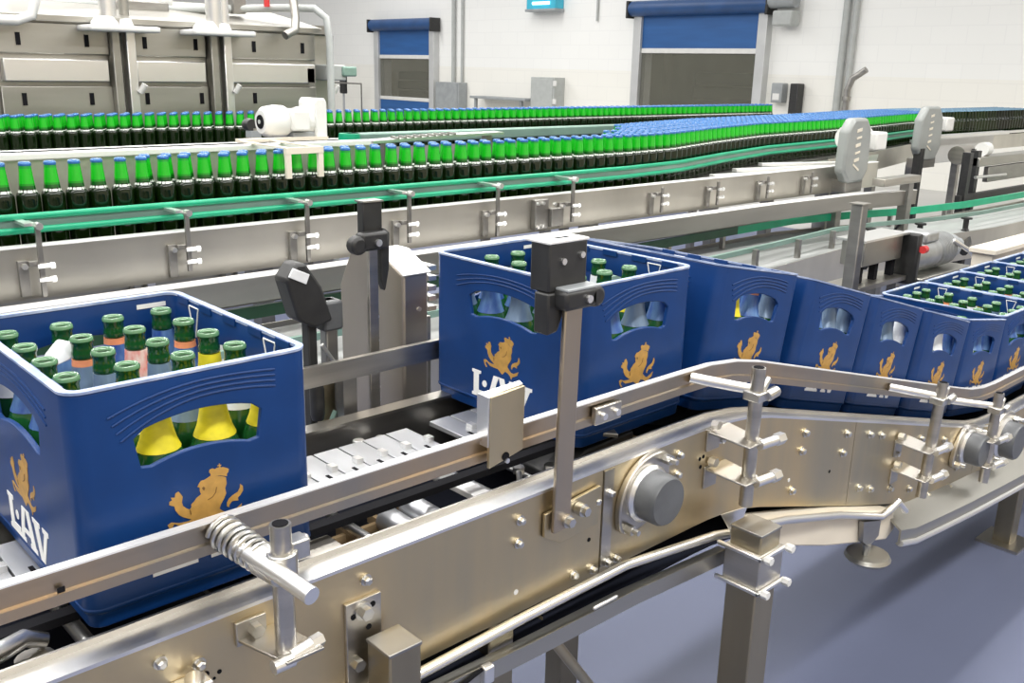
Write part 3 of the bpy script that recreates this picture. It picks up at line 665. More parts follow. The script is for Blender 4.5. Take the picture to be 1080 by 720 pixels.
# things visible in the trough below the rail
for (a, b, r) in (((.44, .0, -.06), (.44, .37, -.06), .008), ((.66, -.03, -.045), (.66, .37, -.045), .012), ((.82, -.03, -.05), (.82, .37, -.05), .011), ((.02, -.03, -.06), (.02, .37, -.06), .010)):
    MB().cyl(a, b, r, 12).build('cross_rod', steel_br, t)
m = MB()
for x in (.50, .545): m.cyl((x, .0, -.062 + (x - .5) * .2), (x, .12, -.06 + (x - .5) * .2), .021, 16)
each(m, 'return_roller', chain_m, t)
m = MB()
for x in (.38, .44, .50, .56): m.obox((x, .06, -.085 + (x - .38) * .08), (1, 0, .08), (0, 1, 0), (0, 0, 1), .004, .11, .008)
m.box(.36, .60, .14, .148, -.10, -.075); each(m, 'return_slat', wood, t)
for a_, b_ in (((.70, .02, -.03), (.77, .10, -.035)), ((.765, -.02, -.045), (.765, .20, -.045))): MB().cyl(a_, b_, .005, 10).build('tie_rod', steel_br, t)
for x_, y_ in ((.70, .03), (.752, .08), (.80, .05)): MB().lathe([(.001, 0), (.011, 0), (.011, .012), (.001, .012)], (x_, y_, -.038), 6).build('rod_nut', zinc, t)
MB().box(.622, .655, -.03, .20, -.042, -.030).build('cross_bar', steel_wh, t, .002)
m = MB(); m.prism([(.80, .03, -.045), (.87, .03, -.012), (1.0, .03, -.006), (1.0, .03, -.07), (.80, .03, -.07)], (0, .2, 0)); m.build('deflector', blackp, t, .004)
MB().box(.60, .95, .02, .03, -.075, -.06).build('inner_bar', steel, t); MB().box(.93, 1.05, .0, .14, -.05, -.04).build('transfer_board', wood, t)
MB().box(.16, .36, -.02, .07, -.03, -.02).build('inner_plate', steel, t, .002)
MB().tube([(-.20, .03, -.008), (-.085, .045, -.008), (-.055, .060, -.010), (-.032, .060, -.022)], [.011, .012, .011, .009], 12).build('inner_guide', steel_br, t)
m = MB(); m.lathe([(.022, 0), (.006, -.06)], (-.05, .045, -.03), 14); m.lathe([(.02, 0), (.006, -.06)], (-.09, .01, -.05), 14); each(m, 'inner_cone', steel, t)
m = MB().box(-.6, .25, .02, .06, -.06, -.05); m.build('inner_strip', blackp, t)

# bolts on the plate
B = [(.05, -.021), (.095, -.043), (.331, -.021), (.614, -.026), (.611, -.064), (.735, -.04), (.696, -.052), (.787, -.047), (.822, -.043), (.74, -.167), (.787, -.174), (.825, -.174), (.847, -.174), (1.008, -.024), (1.006, -.062), (1.136, -.027), (1.217, -.044), (1.45, -.093), (1.443, -.133), (1.639, -.143), (1.628, -.187), (1.419, -.218), (1.754, -.174), (1.815, -.192), (1.932, -.225), (2.048, -.26), (2.198, -.301), (2.324, -.33), (1.914, -.266), (1.732, -.305), (1.793, -.326), (1.905, -.359), (2.019, -.393), (2.149, -.452), (2.285, -.467)]
b0 = None
rot0 = CONV.location - Vector((0, 0, ZB))
for (x, z) in B:
    r = 1 if x < 1.3 else 1.15
    if b0 is None:
        m = MB(); m.lathe([(.001, 0), (.0085, 0), (.0085, -.003), (.001, -.003)], (0, 0, 0), 14, 'y'); m.lathe([(.001, -.003), (.0062, -.003), (.0064, -.009), (.004, -.011), (.001, -.011)], (0, 0, 0), 6, 'y')
        o = m.build('bolt', zinc, None, sharp=.4); o.parent = t; o.location = Vector((x, YS, z)) - rot0; b0 = o
    else:
        o = b0.copy(); COL.objects.link(o); o.location = Vector((x, YS, z)) - rot0
    o.scale = (r, 1, r)
for (x, z, r) in ((.103, -.062, .0045), (.12, -.066, .003), (.113, -.072, .002), (1.074, -.051, .004), (1.085, -.049, .004), (1.078, -.068, .004), (.776, -.115, .004), (1.30, -.15, .004), (1.58, -.22, .004), (.90, -.095, .003), (.935, -.09, .003)):
    MB().cyl((x, YS + .0002, z), (x, YS - .0006, z), r, 10).build('drilled_hole', dark, t)
for (x, z) in ((.61, -.149), (.955, -.088), (1.405, -.19)): MB().cyl((x, YS, z), (x, YS - .0008, z), .0045, 12).build('drilled_hole', white_pt, t)
MB().box(1.42, 1.43, YS - .001, YS, -.30, -.02)
m = MB(); m.box(.806, .83, YS - .002, YS, -.178, .0); m.build('joint_strip', steel, t)

# flanged bearing with grey cap
def bearing(cx, cz, sc, tilt):
    u = Vector((math.cos(tilt), 0, math.sin(tilt))); v = Vector((-math.sin(tilt), 0, math.cos(tilt)))
    def P(a, b): return Vector((cx, YS, cz)) + u * a * sc + v * b * sc
    pts = []
    for k in range(40):
        a = 2 * PI * k / 40; c, s_ = math.cos(a), math.sin(a)
        pts.append(P(.082 * c * (1 if abs(c) < .8 else 1.0), .056 * s_ * (1 - .35 * abs(c) ** 3)))
    q = MB().prism(pts, (0, -.014, 0)).build('bearing_flange', steel, t, .003)
    MB().lathe([(.05 * sc, -.014), (.052 * sc, -.02), (.047 * sc, -.026), (.001, -.026)], (cx, YS, cz), 28, 'y').build('bearing_ring', steel_br, q)
    MB().lathe([(.045 * sc, -.02), (.045 * sc, -.058), (.041 * sc, -.065), (.001, -.066)], (cx, YS, cz), 28, 'y').build('bearing_cap', graycap, q)
    for sg in (1, -1):
        p = P(.070 * sg, 0); m = MB().cyl(p + Vector((0, -.014, 0)), p + Vector((0, -.03, 0)), .009 * sc, 6); m.cyl(p + Vector((0, -.03, 0)), p + Vector((0, -.042, 0)), .005 * sc, 8); m.build('flange_bolt', zinc, q)
bearing(.902, -.062, 1.0, math.radians(48))
bearing(2.33, -.352, 1.0, math.radians(30)); bearing(2.60, -.395, 1.25, math.radians(30))

# guide rail posts, clamps and spring
def rail_post(x, zt, zl, y=-.13, r=.012, arms=(), tiltx=0, spindle=None):
    p = MB().tube([(x + tiltx, y, zt), (x, y, zl)], r, 16).build('rail_post', steel, t)
    MB().lathe([(.001, .001), (r * .75, .001), (r * .75, .0)], (x + tiltx, y, zt), 14).build('post_bore', dark, p)
    return p
p = rail_post(.178, .135, -.034, r=.0125)
MB().tube([(.150, -.075, .0925), (.162, -.14, .086), (.172, -.205, .078)], .0105, 16).build('spindle', steel_br, p)
cx0 = Vector((.150, -.036, .098)); cx1 = Vector((.166, -.108, .084)); m = MB(); sp = []
ax = (cx1 - cx0).normalized(); e1 = ax.cross(Vector((0, 0, 1))).normalized(); e2 = e1.cross(ax)
for k in range(8 * 14 + 1):
    a = 2 * PI * k / 14; rr = .0195 - .003 * k / 112; c = cx0 + (cx1 - cx0) * (k / 112); sp.append(c + e1 * rr * math.cos(a) + e2 * rr * math.sin(a))
m.tube(sp, .0036, 8).build('spring', zinc, p)
MB().tube([cx0 + ax * -.008, cx1], .012, 12).build('spring_core', steel_dk, p)
m = MB(); m.tube([cx1 - ax * .004, cx1 + ax * .035], [.02, .018], 18); m.tube([(.178, -.13, .068), (.178, -.13, .10)], .0185, 18); m.build('clamp', zinc, p, .002)
m = MB(); m.cyl((.190, -.125, .098), (.218, -.118, .098), .008, 6); m.obox((.20, -.125, .096), (1, 0, 0), (0, 1, 0), (0, 0, 1), .012, .012, .012); m.build('clamp_screw', zinc, p, .002)
m = MB(); m.box(.142, .182, YS - .006, YS, -.040, -.008); m.prism([(.142, YS, -.030), (.20, YS, -.030), (.215, YS - .085, -.030), (.165, YS - .085, -.030)], (0, 0, -.004)); br = m.build('post_bracket', steel, t, .001)
m = MB(); m.cyl((.152, -.145, -.036), (.178, -.145, -.036), .0085, 12); m.cyl((.176, -.142, -.034), (.205, -.138, -.032), .010, 12); m.cyl((.205, -.138, -.032), (.222, -.136, -.031), .009, 6); each(m, 'bracket_clamp', steel_br, br)
m = MB(); m.cyl((.165, YS - .006, -.022), (.165, YS - .018, -.022), .009, 6); m.build('bracket_bolt', zinc, br)
m = MB(); m.cyl((.085, -.08, -.052), (.06, -.13, -.058), .012, 12); m.box(.06, .10, -.10, YS, -.064, -.052); m.build('inlet_clamp', steel_br, t, .003)

for (x, zt, zl, tilt, hor) in ((1.148, .128, -.145, .0, (.095, .075)), (1.955, -.078, -.375, .03, (-.102, -.122)), (2.37, -.192, -.455, .01, (-.228, -.24))):
    p = rail_post(x, zt, zl, r=.013, tiltx=tilt)
    xr = x + tilt * .7
    MB().tube([(xr - .075, -.034, hor[0] + .005), (xr + .0, -.118, hor[1] + .008)], .010, 12).build('spindle', steel_br, p)
    m = MB(); m.obox((xr, -.13, hor[1]), (1, 0, 0), (0, 1, 0), (0, 0, 1), .018, .018, .009); m.cyl((xr + .01, -.146, hor[1]), (xr + .042, -.146, hor[1] + .004), .011, 10); m.cyl((xr + .002, -.138, hor[1] + .006), (xr + .03, -.134, hor[1] + .028), .007, 8); m.build('clamp', zinc, p, .003)
    for dz in (.055, .13):
        zz = zl + .19 - dz
        m = MB(); m.prism([(x - .06, YS, zz + .012), (x + .01, YS, zz + .012), (x + .02, -.15, zz - .004), (x - .035, -.15, zz - .004)], (0, 0, -.004)); m.box(x - .06, x - .02, YS - .004, YS, zz - .03, zz + .014); q = m.build('post_bracket', steel, t, .001)
        m = MB(); m.cyl((x - .005, -.15, zz - .006), (x + .045, -.155, zz - .006), .010, 10); m.cyl((x + .04, -.155, zz - .006), (x + .062, -.156, zz - .006), .012, 6); m.cyl((x - .045, YS - .004, zz + .024), (x - .045, YS - .018, zz + .024), .009, 6); each(m, 'bracket_clamp', steel_br, q)
# splice block on the rail
m = MB(); m.box(.806, .87, -.046, -.035, .073, .104); q = m.build('rail_splice', steel, t, .002)
m = MB()
for x in (.822, .855): m.cyl((x, -.046, .088), (x, -.053, .088), .006, 10)
each(m, 'splice_bolt', steel_br, q)
for (x, zz) in ((-.035, .090),): MB().box(x - .004, x + .004, -.0378, -.036, zz - .003, zz + .003).build('rail_slot', dark, t)

# legs
def leg(x0, x1, y0, y1, zt, name='leg', collar=True):
    q = MB().box(x0, x1, y0, y1, FL, zt).build(name, leg_m, t, .003)
    MB().box(x0 - .001, x1 + .001, y0 - .001, y1 + .001, zt - .004, zt + .001).build('leg_cap', steel_dk, q, .001)
    MB().box(x0 - .04, x1 + .04, y0 - .04, y1 + .04, FL, FL + .01).build('foot_plate', steel, q)
    return q
leg(.318, .370, -.142, -.090, -.097)
m = MB(); m.box(.296, .352, YS - .006, YS, -.20, -.045); q = m.build('leg_plate', steel, t, .001); m = MB(); m.cyl((.322, YS - .006, -.062), (.322, YS - .02, -.062), .0095, 6); m.cyl((.322, YS - .006, -.062), (.322, YS - .009, -.062), .013, 16); m.build('plate_bolt', zinc, q); MB().cyl((.308, YS - .006, -.135), (.308, YS - .02, -.135), .009, 6).build('plate_bolt', zinc, q)
m = MB()
for (x, z) in ((.307, -.066), (.338, -.058), (.331, -.09)): m.cyl((x, YS - .0055, z), (x, YS - .0066, z), .0045, 8)
each(m, 'drilled_hole', dark, q)
L2 = leg(1.100, 1.166, -.200, -.134, -.168)
MB().box(1.094, 1.172, -.206, -.128, -.285, -.205).build('collar', steel, L2, .003)
for z in (-.208, -.278):
    m = MB(); m.box(1.086, 1.094, -.213, -.115, z - .004, z + .004); each(m, 'collar_strap', steel_br, L2, .002); m = MB(); m.box(1.086, 1.180, -.213, -.206, z - .004, z + .004); each(m, 'collar_strap', steel_br, L2, .002)
    m = MB(); m.cyl((1.10, -.213, z), (1.10, -.226, z), .008, 6); m.cyl((1.172, -.213, z), (1.172, -.226, z), .008, 6); each(m, 'strap_bolt', white_pt, L2)
MB().prism([(1.095, -.115, -.155), (1.18, -.115, -.165), (1.15, -.115, -.225)], (0, .003, 0)).build('gusset', steel_br, t)
LM = leg(.565, .618, -.060, -.006, -.19)
leg(.60, .655, .33, .385, -.16); leg(1.15, 1.21, .33, .385, -.2); leg(3.0, 3.06, -.04, .02, -.55); leg(3.0, 3.06, .33, .38, -.55)
# tubes and tray below the plate
MB().tube([(-.3, -.092, -.196), (.40, -.092, -.19), (.61, -.092, -.183), (.85, -.092, -.180), (1.10, -.10, -.205), (1.17, -.11, -.216)], .0085, 12).build('lower_tube', steel_br, t)
m = MB().sweep([(-.3, -.085, -.222), (.44, -.085, -.222), (.61, -.085, -.228), (.86, -.085, -.232), (1.17, -.085, -.25)], [(-.02, -.018), (.03, -.018), (.03, .012), (.027, .012), (.027, -.015), (-.02, -.015)]); m.build('lower_tray', steel_pan, t)
m = MB(); m.box(.50, .52, -.125, -.11, -.24, -.21); m.box(.74, .80, -.122, -.115, -.212, -.205); each(m, 'tray_clip', steel_br, t, .003)
MB().cyl((.70, -.03, -.255), (1.02, -.03, -.70), .010, 10).build('brace', steel_tan, t)
MB().tube([(.44, -.118, -.25), (.45, -.118, -.225), (.50, -.118, -.213)], .003, 6).build('tie_wire', dark, t)
# lower tray and formed guard on the right
MB().tube([(1.24, -.13, -.215), (1.32, -.12, -.237), (1.57, -.11, -.31), (1.79, -.11, -.385), (1.82, -.115, -.375), (1.85, -.12, -.36), (1.90, -.12, -.40)], .0085, 10).build('lower_tube', steel_br, t)
m = MB(); m.prism([(1.25, -.10, -.225), (1.60, -.10, -.315), (1.88, -.10, -.40), (1.90, -.10, -.455), (1.86, -.10, -.475), (1.55, -.10, -.385), (1.25, -.10, -.28)], (0, .05, 0)); m.build('cover_plate', cream, t, .004)
q = MB().prism([(1.69, -.115, -.365), (1.78, -.115, -.39), (1.78, -.115, -.43), (1.735, -.115, -.445), (1.70, -.115, -.42)], (0, .012, 0)).build('wing_bracket', steel_dk, t)
m = MB(); m.lathe([(.001, -.005), (.05, -.005), (.055, -.014), (.045, -.024), (.001, -.024)], (1.745, -.11, -.462), 18); m.cyl((1.735, -.11, -.47), (1.735, -.11, -.44), .01, 8); m.build('knob', steel_pan, q)
gp = [(1.86, -.12, -.455), (1.95, -.12, -.478), (2.10, -.12, -.495), (2.3, -.12, -.515), (2.55, -.12, -.535), (2.9, -.12, -.56), (3.4, -.12, -.58)]
MB().sweep(gp, [(.012, -.022), (.016, -.014), (.012, .018), (-.06, .06), (-.06, .056), (.008, .014), (.01, -.012), (.006, -.018)]).build('formed_guard', steel_pan, t)
m = MB().tube([(a, b - .016, c - .016) for a, b, c in gp], .008, 8); m.build('guard_edge', steel_br, t)

# ------------------------------------------------------------------ brackets and sensors on the crate conveyor
t = thing('reflector_bracket', 'black reflector block on tall flat steel bar in front of second crate', 'bracket', (.70, -.085, -.06))
P0 = Vector((.690, -.085, -.055)); P1 = Vector((.697, -.085, .31))
MB().obox((P0 + P1) / 2, (1, 0, .0), (0, 1, 0), (P1 - P0), .0185, .004, .19).build('flat_bar', rail_m, t, .002)
MB().prism([(.662, -.078, -.03), (.79, -.078, -.018), (.79, -.078, -.085), (.70, -.078, -.092), (.662, -.078, -.07)], (0, .006, 0)).build('foot_plate', steel_tan, t, .001)
m = MB()
for (x, z) in ((.70, -.048), (.735, -.040)): m.cyl((x, -.079, z), (x, -.102, z), .008, 6); m.cyl((x, -.079, z), (x, -.093, z), .011, 12)
pairs(m, 2, 'foot_bolt', zinc, t)
bk = MB().box(.655, .735, -.075, -.035, .325, .398).build('block', blackp, t, .003)
MB().box(.653, .737, -.076, -.024, .397, .401).build('block_lid', steel_wh, bk, .001)
MB().box(.685, .712, -.058, -.052, .4008, .4016).build('lid_slot', dark, bk)
m = MB()
for x, z in ((.683, .37), (.722, .376)): m.cyl((x, -.075, z), (x, -.079, z), .005, 10)
each(m, 'block_screw', steel_br, bk)
MB().prism([(.652, -.078, .325), (.695, -.078, .325), (.69, -.078, .30), (.674, -.078, .265), (.652, -.078, .262)], (0, .03, 0)).build('lower_plate', blackp, t, .003)
m = MB(); m.box(.666, .735, -.102, -.07, .300, .330); m.cyl((.735, -.102, .315), (.735, -.07, .315), .017, 18); m.build('clamp', blackp, t, .006)
MB().cyl((.712, -.102, .315), (.712, -.107, .315), .006, 12).build('clamp_screw', steel_br, t)
MB().box(.67, .74, -.1005, -.072, .329, .333).build('clamp_top', midgray, t, .001)
t = thing('stop_plate', 'upright tan metal plate fixed to the front guide rail by the second crate', 'plate', (.60, -.045, .07))
MB().prism([(.566, -.052, .066), (.634, -.052, .08), (.636, -.052, .182), (.567, -.052, .178)], (0, .006, 0)).build('plate', steel_tan, t, .001)
MB().prism([(.5655, -.046, .176), (.636, -.046, .182), (.638, -.036, .184), (.562, -.03, .178)], (0, 0, .002)).build('folded_edge', steel_br, t)
MB().box(.5635, .567, -.05, -.025, .10, .178).build('side_fold', steel_br, t)
MB().cyl((.598, -.052, .078), (.598, -.0535, .078), .007, 12).build('hole', dark, t); MB().cyl((.6, -.053, .071), (.6, -.056, .071), .004, 10).build('screw', steel_br, t)
# stainless sensor cabinet behind the crates
t = thing('sensor_cabinet', 'stainless steel cabinet with sloping lid behind the gap between first and second crate', 'cabinet', (.84, .6, FL))
MB().prism([(.83, .52, FL), (.83, .63, FL), (.83, .63, .262), (.83, .595, .262), (.83, .52, .226)], (.066, 0, 0)).build('body', cab_m, t, .006)
MB().prism([(.827, .516, .2245), (.827, .594, .2625), (.827, .634, .2625), (.827, .634, .2655), (.827, .593, .2655), (.827, .514, .2275)], (.072, 0, 0)).build('lid', steel_wh, t, .001)
MB().prism([(.75, .528, FL), (.75, .63, FL), (.75, .63, .20), (.75, .612, .235), (.75, .588, .275), (.75, .528, .298)], (.008, 0, 0)).build('side_cover', cab_m, t, .003)
m = MB()
for z in (.15, .10, .05, .0, -.03): m.cyl((.766, .527, z), (.766, .519, z), .004, 8)
each(m, 'rivet', steel_br, t); MB().box(.758, .776, .53, .56, FL, .24).build('seam', steel_dk, t)
m = MB()
for i in range(5): m.box(.905, .925, .53, .64, .225 - i * .022, .235 - i * .022)
each(m, 'cooling_slat', steel_br, t); MB().box(.905, .925, .55, .63, FL, .12).build('back_post', steel, t)
MB().cyl((.87, .52, .15), (.87, .516, .15), .005, 8).build('screw', steel_br, t)
t = thing('reflector_bracket', 'black clamp bracket on flat steel bar in front of stainless cabinet', 'bracket', (.735, .48, -.1))
MB().box(.712, .733, .468, .476, FL, .33).build('flat_bar', steel, t, .001)
MB().box(.708, .752, .478, .500, .325, .39).build('plate', blackp, t, .003); MB().box(.707, .753, .475, .505, .389, .392).build('plate_lid', steel_dk, t)
m = MB(); m.box(.69, .752, .455, .482, .300, .335); m.cyl((.686, .455, .312), (.686, .482, .312), .018, 14); m.build('clamp', blackp, t, .006)
MB().cyl((.725, .455, .315), (.725, .450, .315), .007, 12).build('clamp_screw', steel_br, t)
MB().prism([(.748, .465, .34), (.760, .465, .33), (.758, .465, .26), (.748, .465, .215), (.738, .465, .24), (.738, .465, .32)], (0, .02, 0)).build('arm', blackp, t, .003)
t = thing('proximity_sensor', 'dark hooded sensor housing on two posts, left of the stainless cabinet', 'sensor', (.63, .53, -.3))
MB().prism([(.552, .50, .255), (.575, .50, .285), (.595, .50, .283), (.628, .50, .235), (.65, .50, .165), (.61, .50, .155), (.575, .50, .175)], (0, .05, 0)).build('housing', blackp, t, .006)
MB().prism([(.556, .497, .262), (.566, .497, .278), (.60, .497, .262), (.592, .497, .244)], (0, .004, 0)).build('lens', lab_w, t, .001)
m = MB(); m.box(.602, .622, .515, .54, FL, .18); m.build('post', blackp, t, .003); MB().box(.645, .672, .52, .545, FL, .20).build('post', steel_dk, t, .003)
MB().box(.635, .68, .51, .55, .14, .20).build('clamp', graycap, t, .006); MB().cyl((.625, .505, .12), (.665, .505, .06), .004, 8).build('cable', steel_br, t)
m = MB(); m.lathe([(.001, -.012), (.018, -.012), (.018, .012), (.001, .012)], (0, 0, 0), 14); 
t = thing('side_roller', 'pair of black upright rollers under the far guide rail behind the first crate', 'roller', (.615, .46, -.02))
for x in (.585, .643): m = MB(); m.lathe([(.001, -.012), (.011, -.012), (.014, 0), (.014, .05), (.011, .058), (.001, .058)], (x, .462, 0), 14); m.build('roller', blackp, t); 
MB().box(.60, .63, .47, .49, -.12, .06).build('mount', steel_tan, t, .002); MB().tube([(.555, .46, -.05), (.60, .455, -.035), (.62, .455, 0)], .005, 8).build('cable', green_pale, t)

# ------------------------------------------------------------------ crates
CX, CY, CH = .30, .40, .29
def rrect(ins, z, r=.022, n=5):
    pts = []
    x0, x1, y0, y1 = ins, CX - ins, ins, CY - ins; r = max(.004, r - ins)
    for (cx, cy, a0) in ((x1 - r, y1 - r, 0), (x0 + r, y1 - r, 90), (x0 + r, y0 + r, 180), (x1 - r, y0 + r, 270)):
        for k in range(n + 1):
            a = math.radians(a0 + 90 * k / n); pts.append(Vector((cx + r * math.cos(a), cy + r * math.sin(a), z)))
    return pts
def hole_poly(half):          # (s, z) in a face of half-width
    top_, bot = [], []
    n = 12
    for k in range(n + 1):
        u = -1 + 2 * k / n
        bot.append((u * half * .93, .196 - .014 * u * u - (0 if abs(u) < .97 else -.006)))
        top_.append((u * half, .243 - .013 * u * u - (.006 if abs(u) > .97 else 0)))
    return bot + top_[::-1]
def make_crate():
    root = thing('beer_crate', 'x', 'crate', (0, 0, 0)); root.location = (0, 0, ZB)
    m = MB()
    lv = [rrect(.005, 0), rrect(.003, .019), rrect(-.001, .0225), rrect(-.001, .0255), rrect(0, .027), rrect(0, .288), rrect(.002, .29), rrect(.006, .29), rrect(.008, .286), rrect(.0075, .012)]
    m.rings(lv)
    sh = m.build('shell_raw', blue, None); 
    cut = MB()
    for side in range(2):
        hp = hole_poly(.080); cut.prism([(.15 + s, -.02 if side == 0 else CY - .03, z) for s, z in hp], (0, .05, 0))
        hp = hole_poly(.095); cut.prism([(-.02 if side == 0 else CX - .03, .20 + s, z) for s, z in hp], (.05, 0, 0))
    co = cut.build('cut', blue, None)
    bo = sh.modifiers.new('b', 'BOOLEAN'); bo.object = co; bo.solver = 'EXACT'
    bpy.context.view_layer.update()
    dg = bpy.context.evaluated_depsgraph_get()
    me = bpy.data.meshes.new_from_object(sh.evaluated_get(dg)); me.name = 'shell'
    me.materials.clear(); me.materials.append(blue)
    me.shade_smooth(); me.set_sharp_from_angle(angle=.5)
    bpy.data.objects.remove(sh); bpy.data.objects.remove(co)
    so = bpy.data.objects.new('shell', me); COL.objects.link(so); so.parent = root
    bv = so.modifiers.new('bevel', 'BEVEL'); bv.width = .0018; bv.segments = 2; bv.limit_method = 'ANGLE'; bv.angle_limit = .6
    # rim
    m = MB(); lv = [rrect(-.0012, .2892), rrect(-.0014, .2925), rrect(.0085, .2925), rrect(.0085, .2885)]
    m.rings(lv, closed=True); 
    n0 = MB()
    r_ = m.build('rim', rim_m, root)
    # notches along the inside of the rim
    m = MB()
    for i in range(5):
        y = .05 + i * .075
        for x in (.0075, CX - .0105): m.box(x, x + .003, y - .018, y + .018, .281, .2915)
    each(m, 'rim_rib', blue, root)
    # dividers
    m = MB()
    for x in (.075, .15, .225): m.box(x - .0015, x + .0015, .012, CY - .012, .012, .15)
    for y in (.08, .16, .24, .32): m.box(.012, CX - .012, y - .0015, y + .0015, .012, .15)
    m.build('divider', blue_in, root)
    # grip ribs above the handle
    m = MB()
    U = [i / 14 for i in range(15)]
    for k in range(4):
        m.tube([(.055 - .004 * k + (.195 + .004 * k) * u, -.0003, .2595 + .0062 * k - (.026 - .003 * k) * (2 * u - 1.15) ** 2 * (1 if u < .575 else .45)) for u in U], .0016, 6)
    for k in range(3):
        m.tube([(-.0003, .07 + .26 * u, .2595 + .0065 * k - (.022 - .003 * k) * (2 * u - 1) ** 2) for u in U], .0014, 6)
    m.build('grip_rib', blue, root)
    # emblem and lettering on all four faces
    lion = [(.031, -.0075), (.034, -.004), (.040, -.001), (.0385, .004), (.039, .008), (.036, .010), (.038, .013), (.041, .0165), (.046, .0165), (.052, .019), (.060, .017), (.068, .015), (.073, .012), (.0735, .004), (.071, -.002), (.072, -.009), (.069, -.015), (.064, -.022), (.062, -.027), (.066, -.031), (.072, -.036), (.078, -.036), (.085, -.033), (.092, -.029), (.089, -.037), (.082, -.041), (.076, -.043), (.073, -.049), (.070, -.043), (.064, -.039), (.056, -.037), (.052, -.042), (.048, -.045), (.042, -.041), (.036, -.037), (.026, -.037), (.014, -.036), (.004, -.029), (.001, -.034), (.006, -.040), (.003, -.041), (-.001, -.036), (-.004, -.028), (.001, -.026), (.011, -.030), (.022, -.031), (.026, -.030), (.022, -.0275), (.016, -.024), (.011, -.0195), (.007, -.0125), (.006, -.0065), (.000, -.003), (.0005, .001), (.004, .002), (.0025, .006), (.0075, .0045), (.0085, .0095), (.0125, .011), (.0145, .0075), (.017, .003), (.0155, -.004), (.0165, -.009), (.020, -.013), (.0245, -.0165), (.027, -.0135), (.0265, -.0105)]
    tail = [(.072, -.027), (.0722, -.022), (.0755, -.0175), (.0805, -.0145), (.0875, -.012), (.0905, -.007), (.0912, -.002), (.0945, -.006), (.0945, -.012), (.0905, -.017), (.0870, -.0195), (.0875, -.0235), (.083, -.0225), (.079, -.022), (.0755, -.0255), (.0745, -.029)]
    crown = [(.053, .0185), (.054, .0215), (.052, .0245), (.0525, .0275), (.0565, .0285), (.060, .0265), (.0625, .0275), (.065, .0275), (.065, .0295), (.063, .0295), (.063, .0305), (.0652, .0305), (.0652, .0325), (.0662, .0325), (.0662, .0305), (.068, .0302), (.068, .0292), (.0668, .029), (.067, .0265), (.070, .0265), (.074, .0245), (.0775, .022), (.0765, .018), (.0745, .0165), (.0745, .013), (.066, .0165)]
    eye = [(.0415, .007), (.0435, .0085), (.0455, .0065), (.0445, .0035), (.0425, .004)]
    jaw = [(.0595, .003), (.0605, .003), (.059, -.004), (.054, -.009), (.048, -.011), (.0475, -.0102), (.0535, -.0082), (.058, -.0035)]
    claw = [(.024, -.017), (.025, -.0165), (.0262, -.022), (.0248, -.024)]
    faces = (lambda s, z, e: (.15 + s, -e, z), lambda s, z, e: (.15 - s, CY + e, z), lambda s, z, e: (-e, .20 - s, z), lambda s, z, e: (CX + e, .20 + s, z))
    nrm = ((0, -1, 0), (0, 1, 0), (-1, 0, 0), (1, 0, 0))
    L_ = [(0, 1), (.38, 1), (.38, .89), (.29, .87), (.29, .25), (.68, .25), (.62, 0), (0, 0), (0, .11), (.07, .13), (.07, .87), (0, .89)]
    dot = [(.54 + .10 * math.cos(a), .56 + .13 * math.sin(a)) for a in [2 * PI * k / 10 for k in range(10)]]
    A1 = [(.62, 0), (.62, .12), (.70, .14), (.92, 1), (1.14, 1), (1.02, .62), (.94, .30), (.89, .13), (.97, .12), (.97, 0)]
    A2 = [(1.14, 1), (1.30, .30), (1.33, .14), (1.26, .12), (1.26, 0), (1.66, 0), (1.66, .12), (1.58, .14), (1.36, 1)]
    A3 = [(.94, .28), (.98, .42), (1.26, .42), (1.29, .28)]
    V1 = [(1.56, 1), (1.56, .88), (1.64, .86), (1.86, 0), (2.06, 0), (2.0, .34), (1.90, .86), (1.98, .88), (1.98, 1)]
    V2 = [(2.06, 0), (2.10, .0), (2.40, .86), (2.48, .88), (2.48, 1), (2.14, 1), (2.14, .88), (2.22, .86), (2.02, .22)]
    for k in range(4):
        f = faces[k]; n = Vector(nrm[k])
        sc = 1.0
        g = MB()
        for poly in (lion, tail, crown): g.prism([f((p[0] - .046) * sc, .135 + p[1] * sc, .0001) for p in poly], n * .0006)
        em = g.build('lion_emblem', gold, root)
        g = MB()
        for poly in (eye, jaw, claw): g.prism([f((p[0] - .046) * sc, .135 + p[1] * sc, .0006) for p in poly], n * .0005)
        each(g, 'emblem_line', gold_dk, em)
        wdt = .145 if k < 2 else .165
        hh = .052; sx = wdt / 2.48
        g = MB()
        for poly in (L_, dot, A1, A2, A3, V1, V2): g.prism([f(p[0] * sx - wdt / 2, (.046 if k < 2 else .030) + p[1] * (.042 if k < 2 else hh), .0001) for p in poly], n * .0006)
        # the skirt is set in below z=.046, letters sit on a thin panel level with the face
        g.build('lettering', white_p, root)
    # white marks inside
    g = MB()
    for y in (.085, .315):
        o_ = [(y - .014, .282), (y + .018, .282), (y + .006, .236), (y + .000, .236)]
        for a, b in zip(o_, o_[1:] + o_[:1]):
            g.tube([(CX - .0085, a[0], a[1]), (CX - .0085, b[0], b[1])], .0012, 6)
    g.box(.235, .28, CY - .0088, CY - .0075, .272, .279)
    MK = comps(g)
    for q in range(0, len(MK), 4):
        h_ = MB()
        for c_ in MK[q:q + 4]: h_.add(c_.v, c_.f)
        h_.build('inside_mark', white_p, root)
    return root
CR = make_crate()
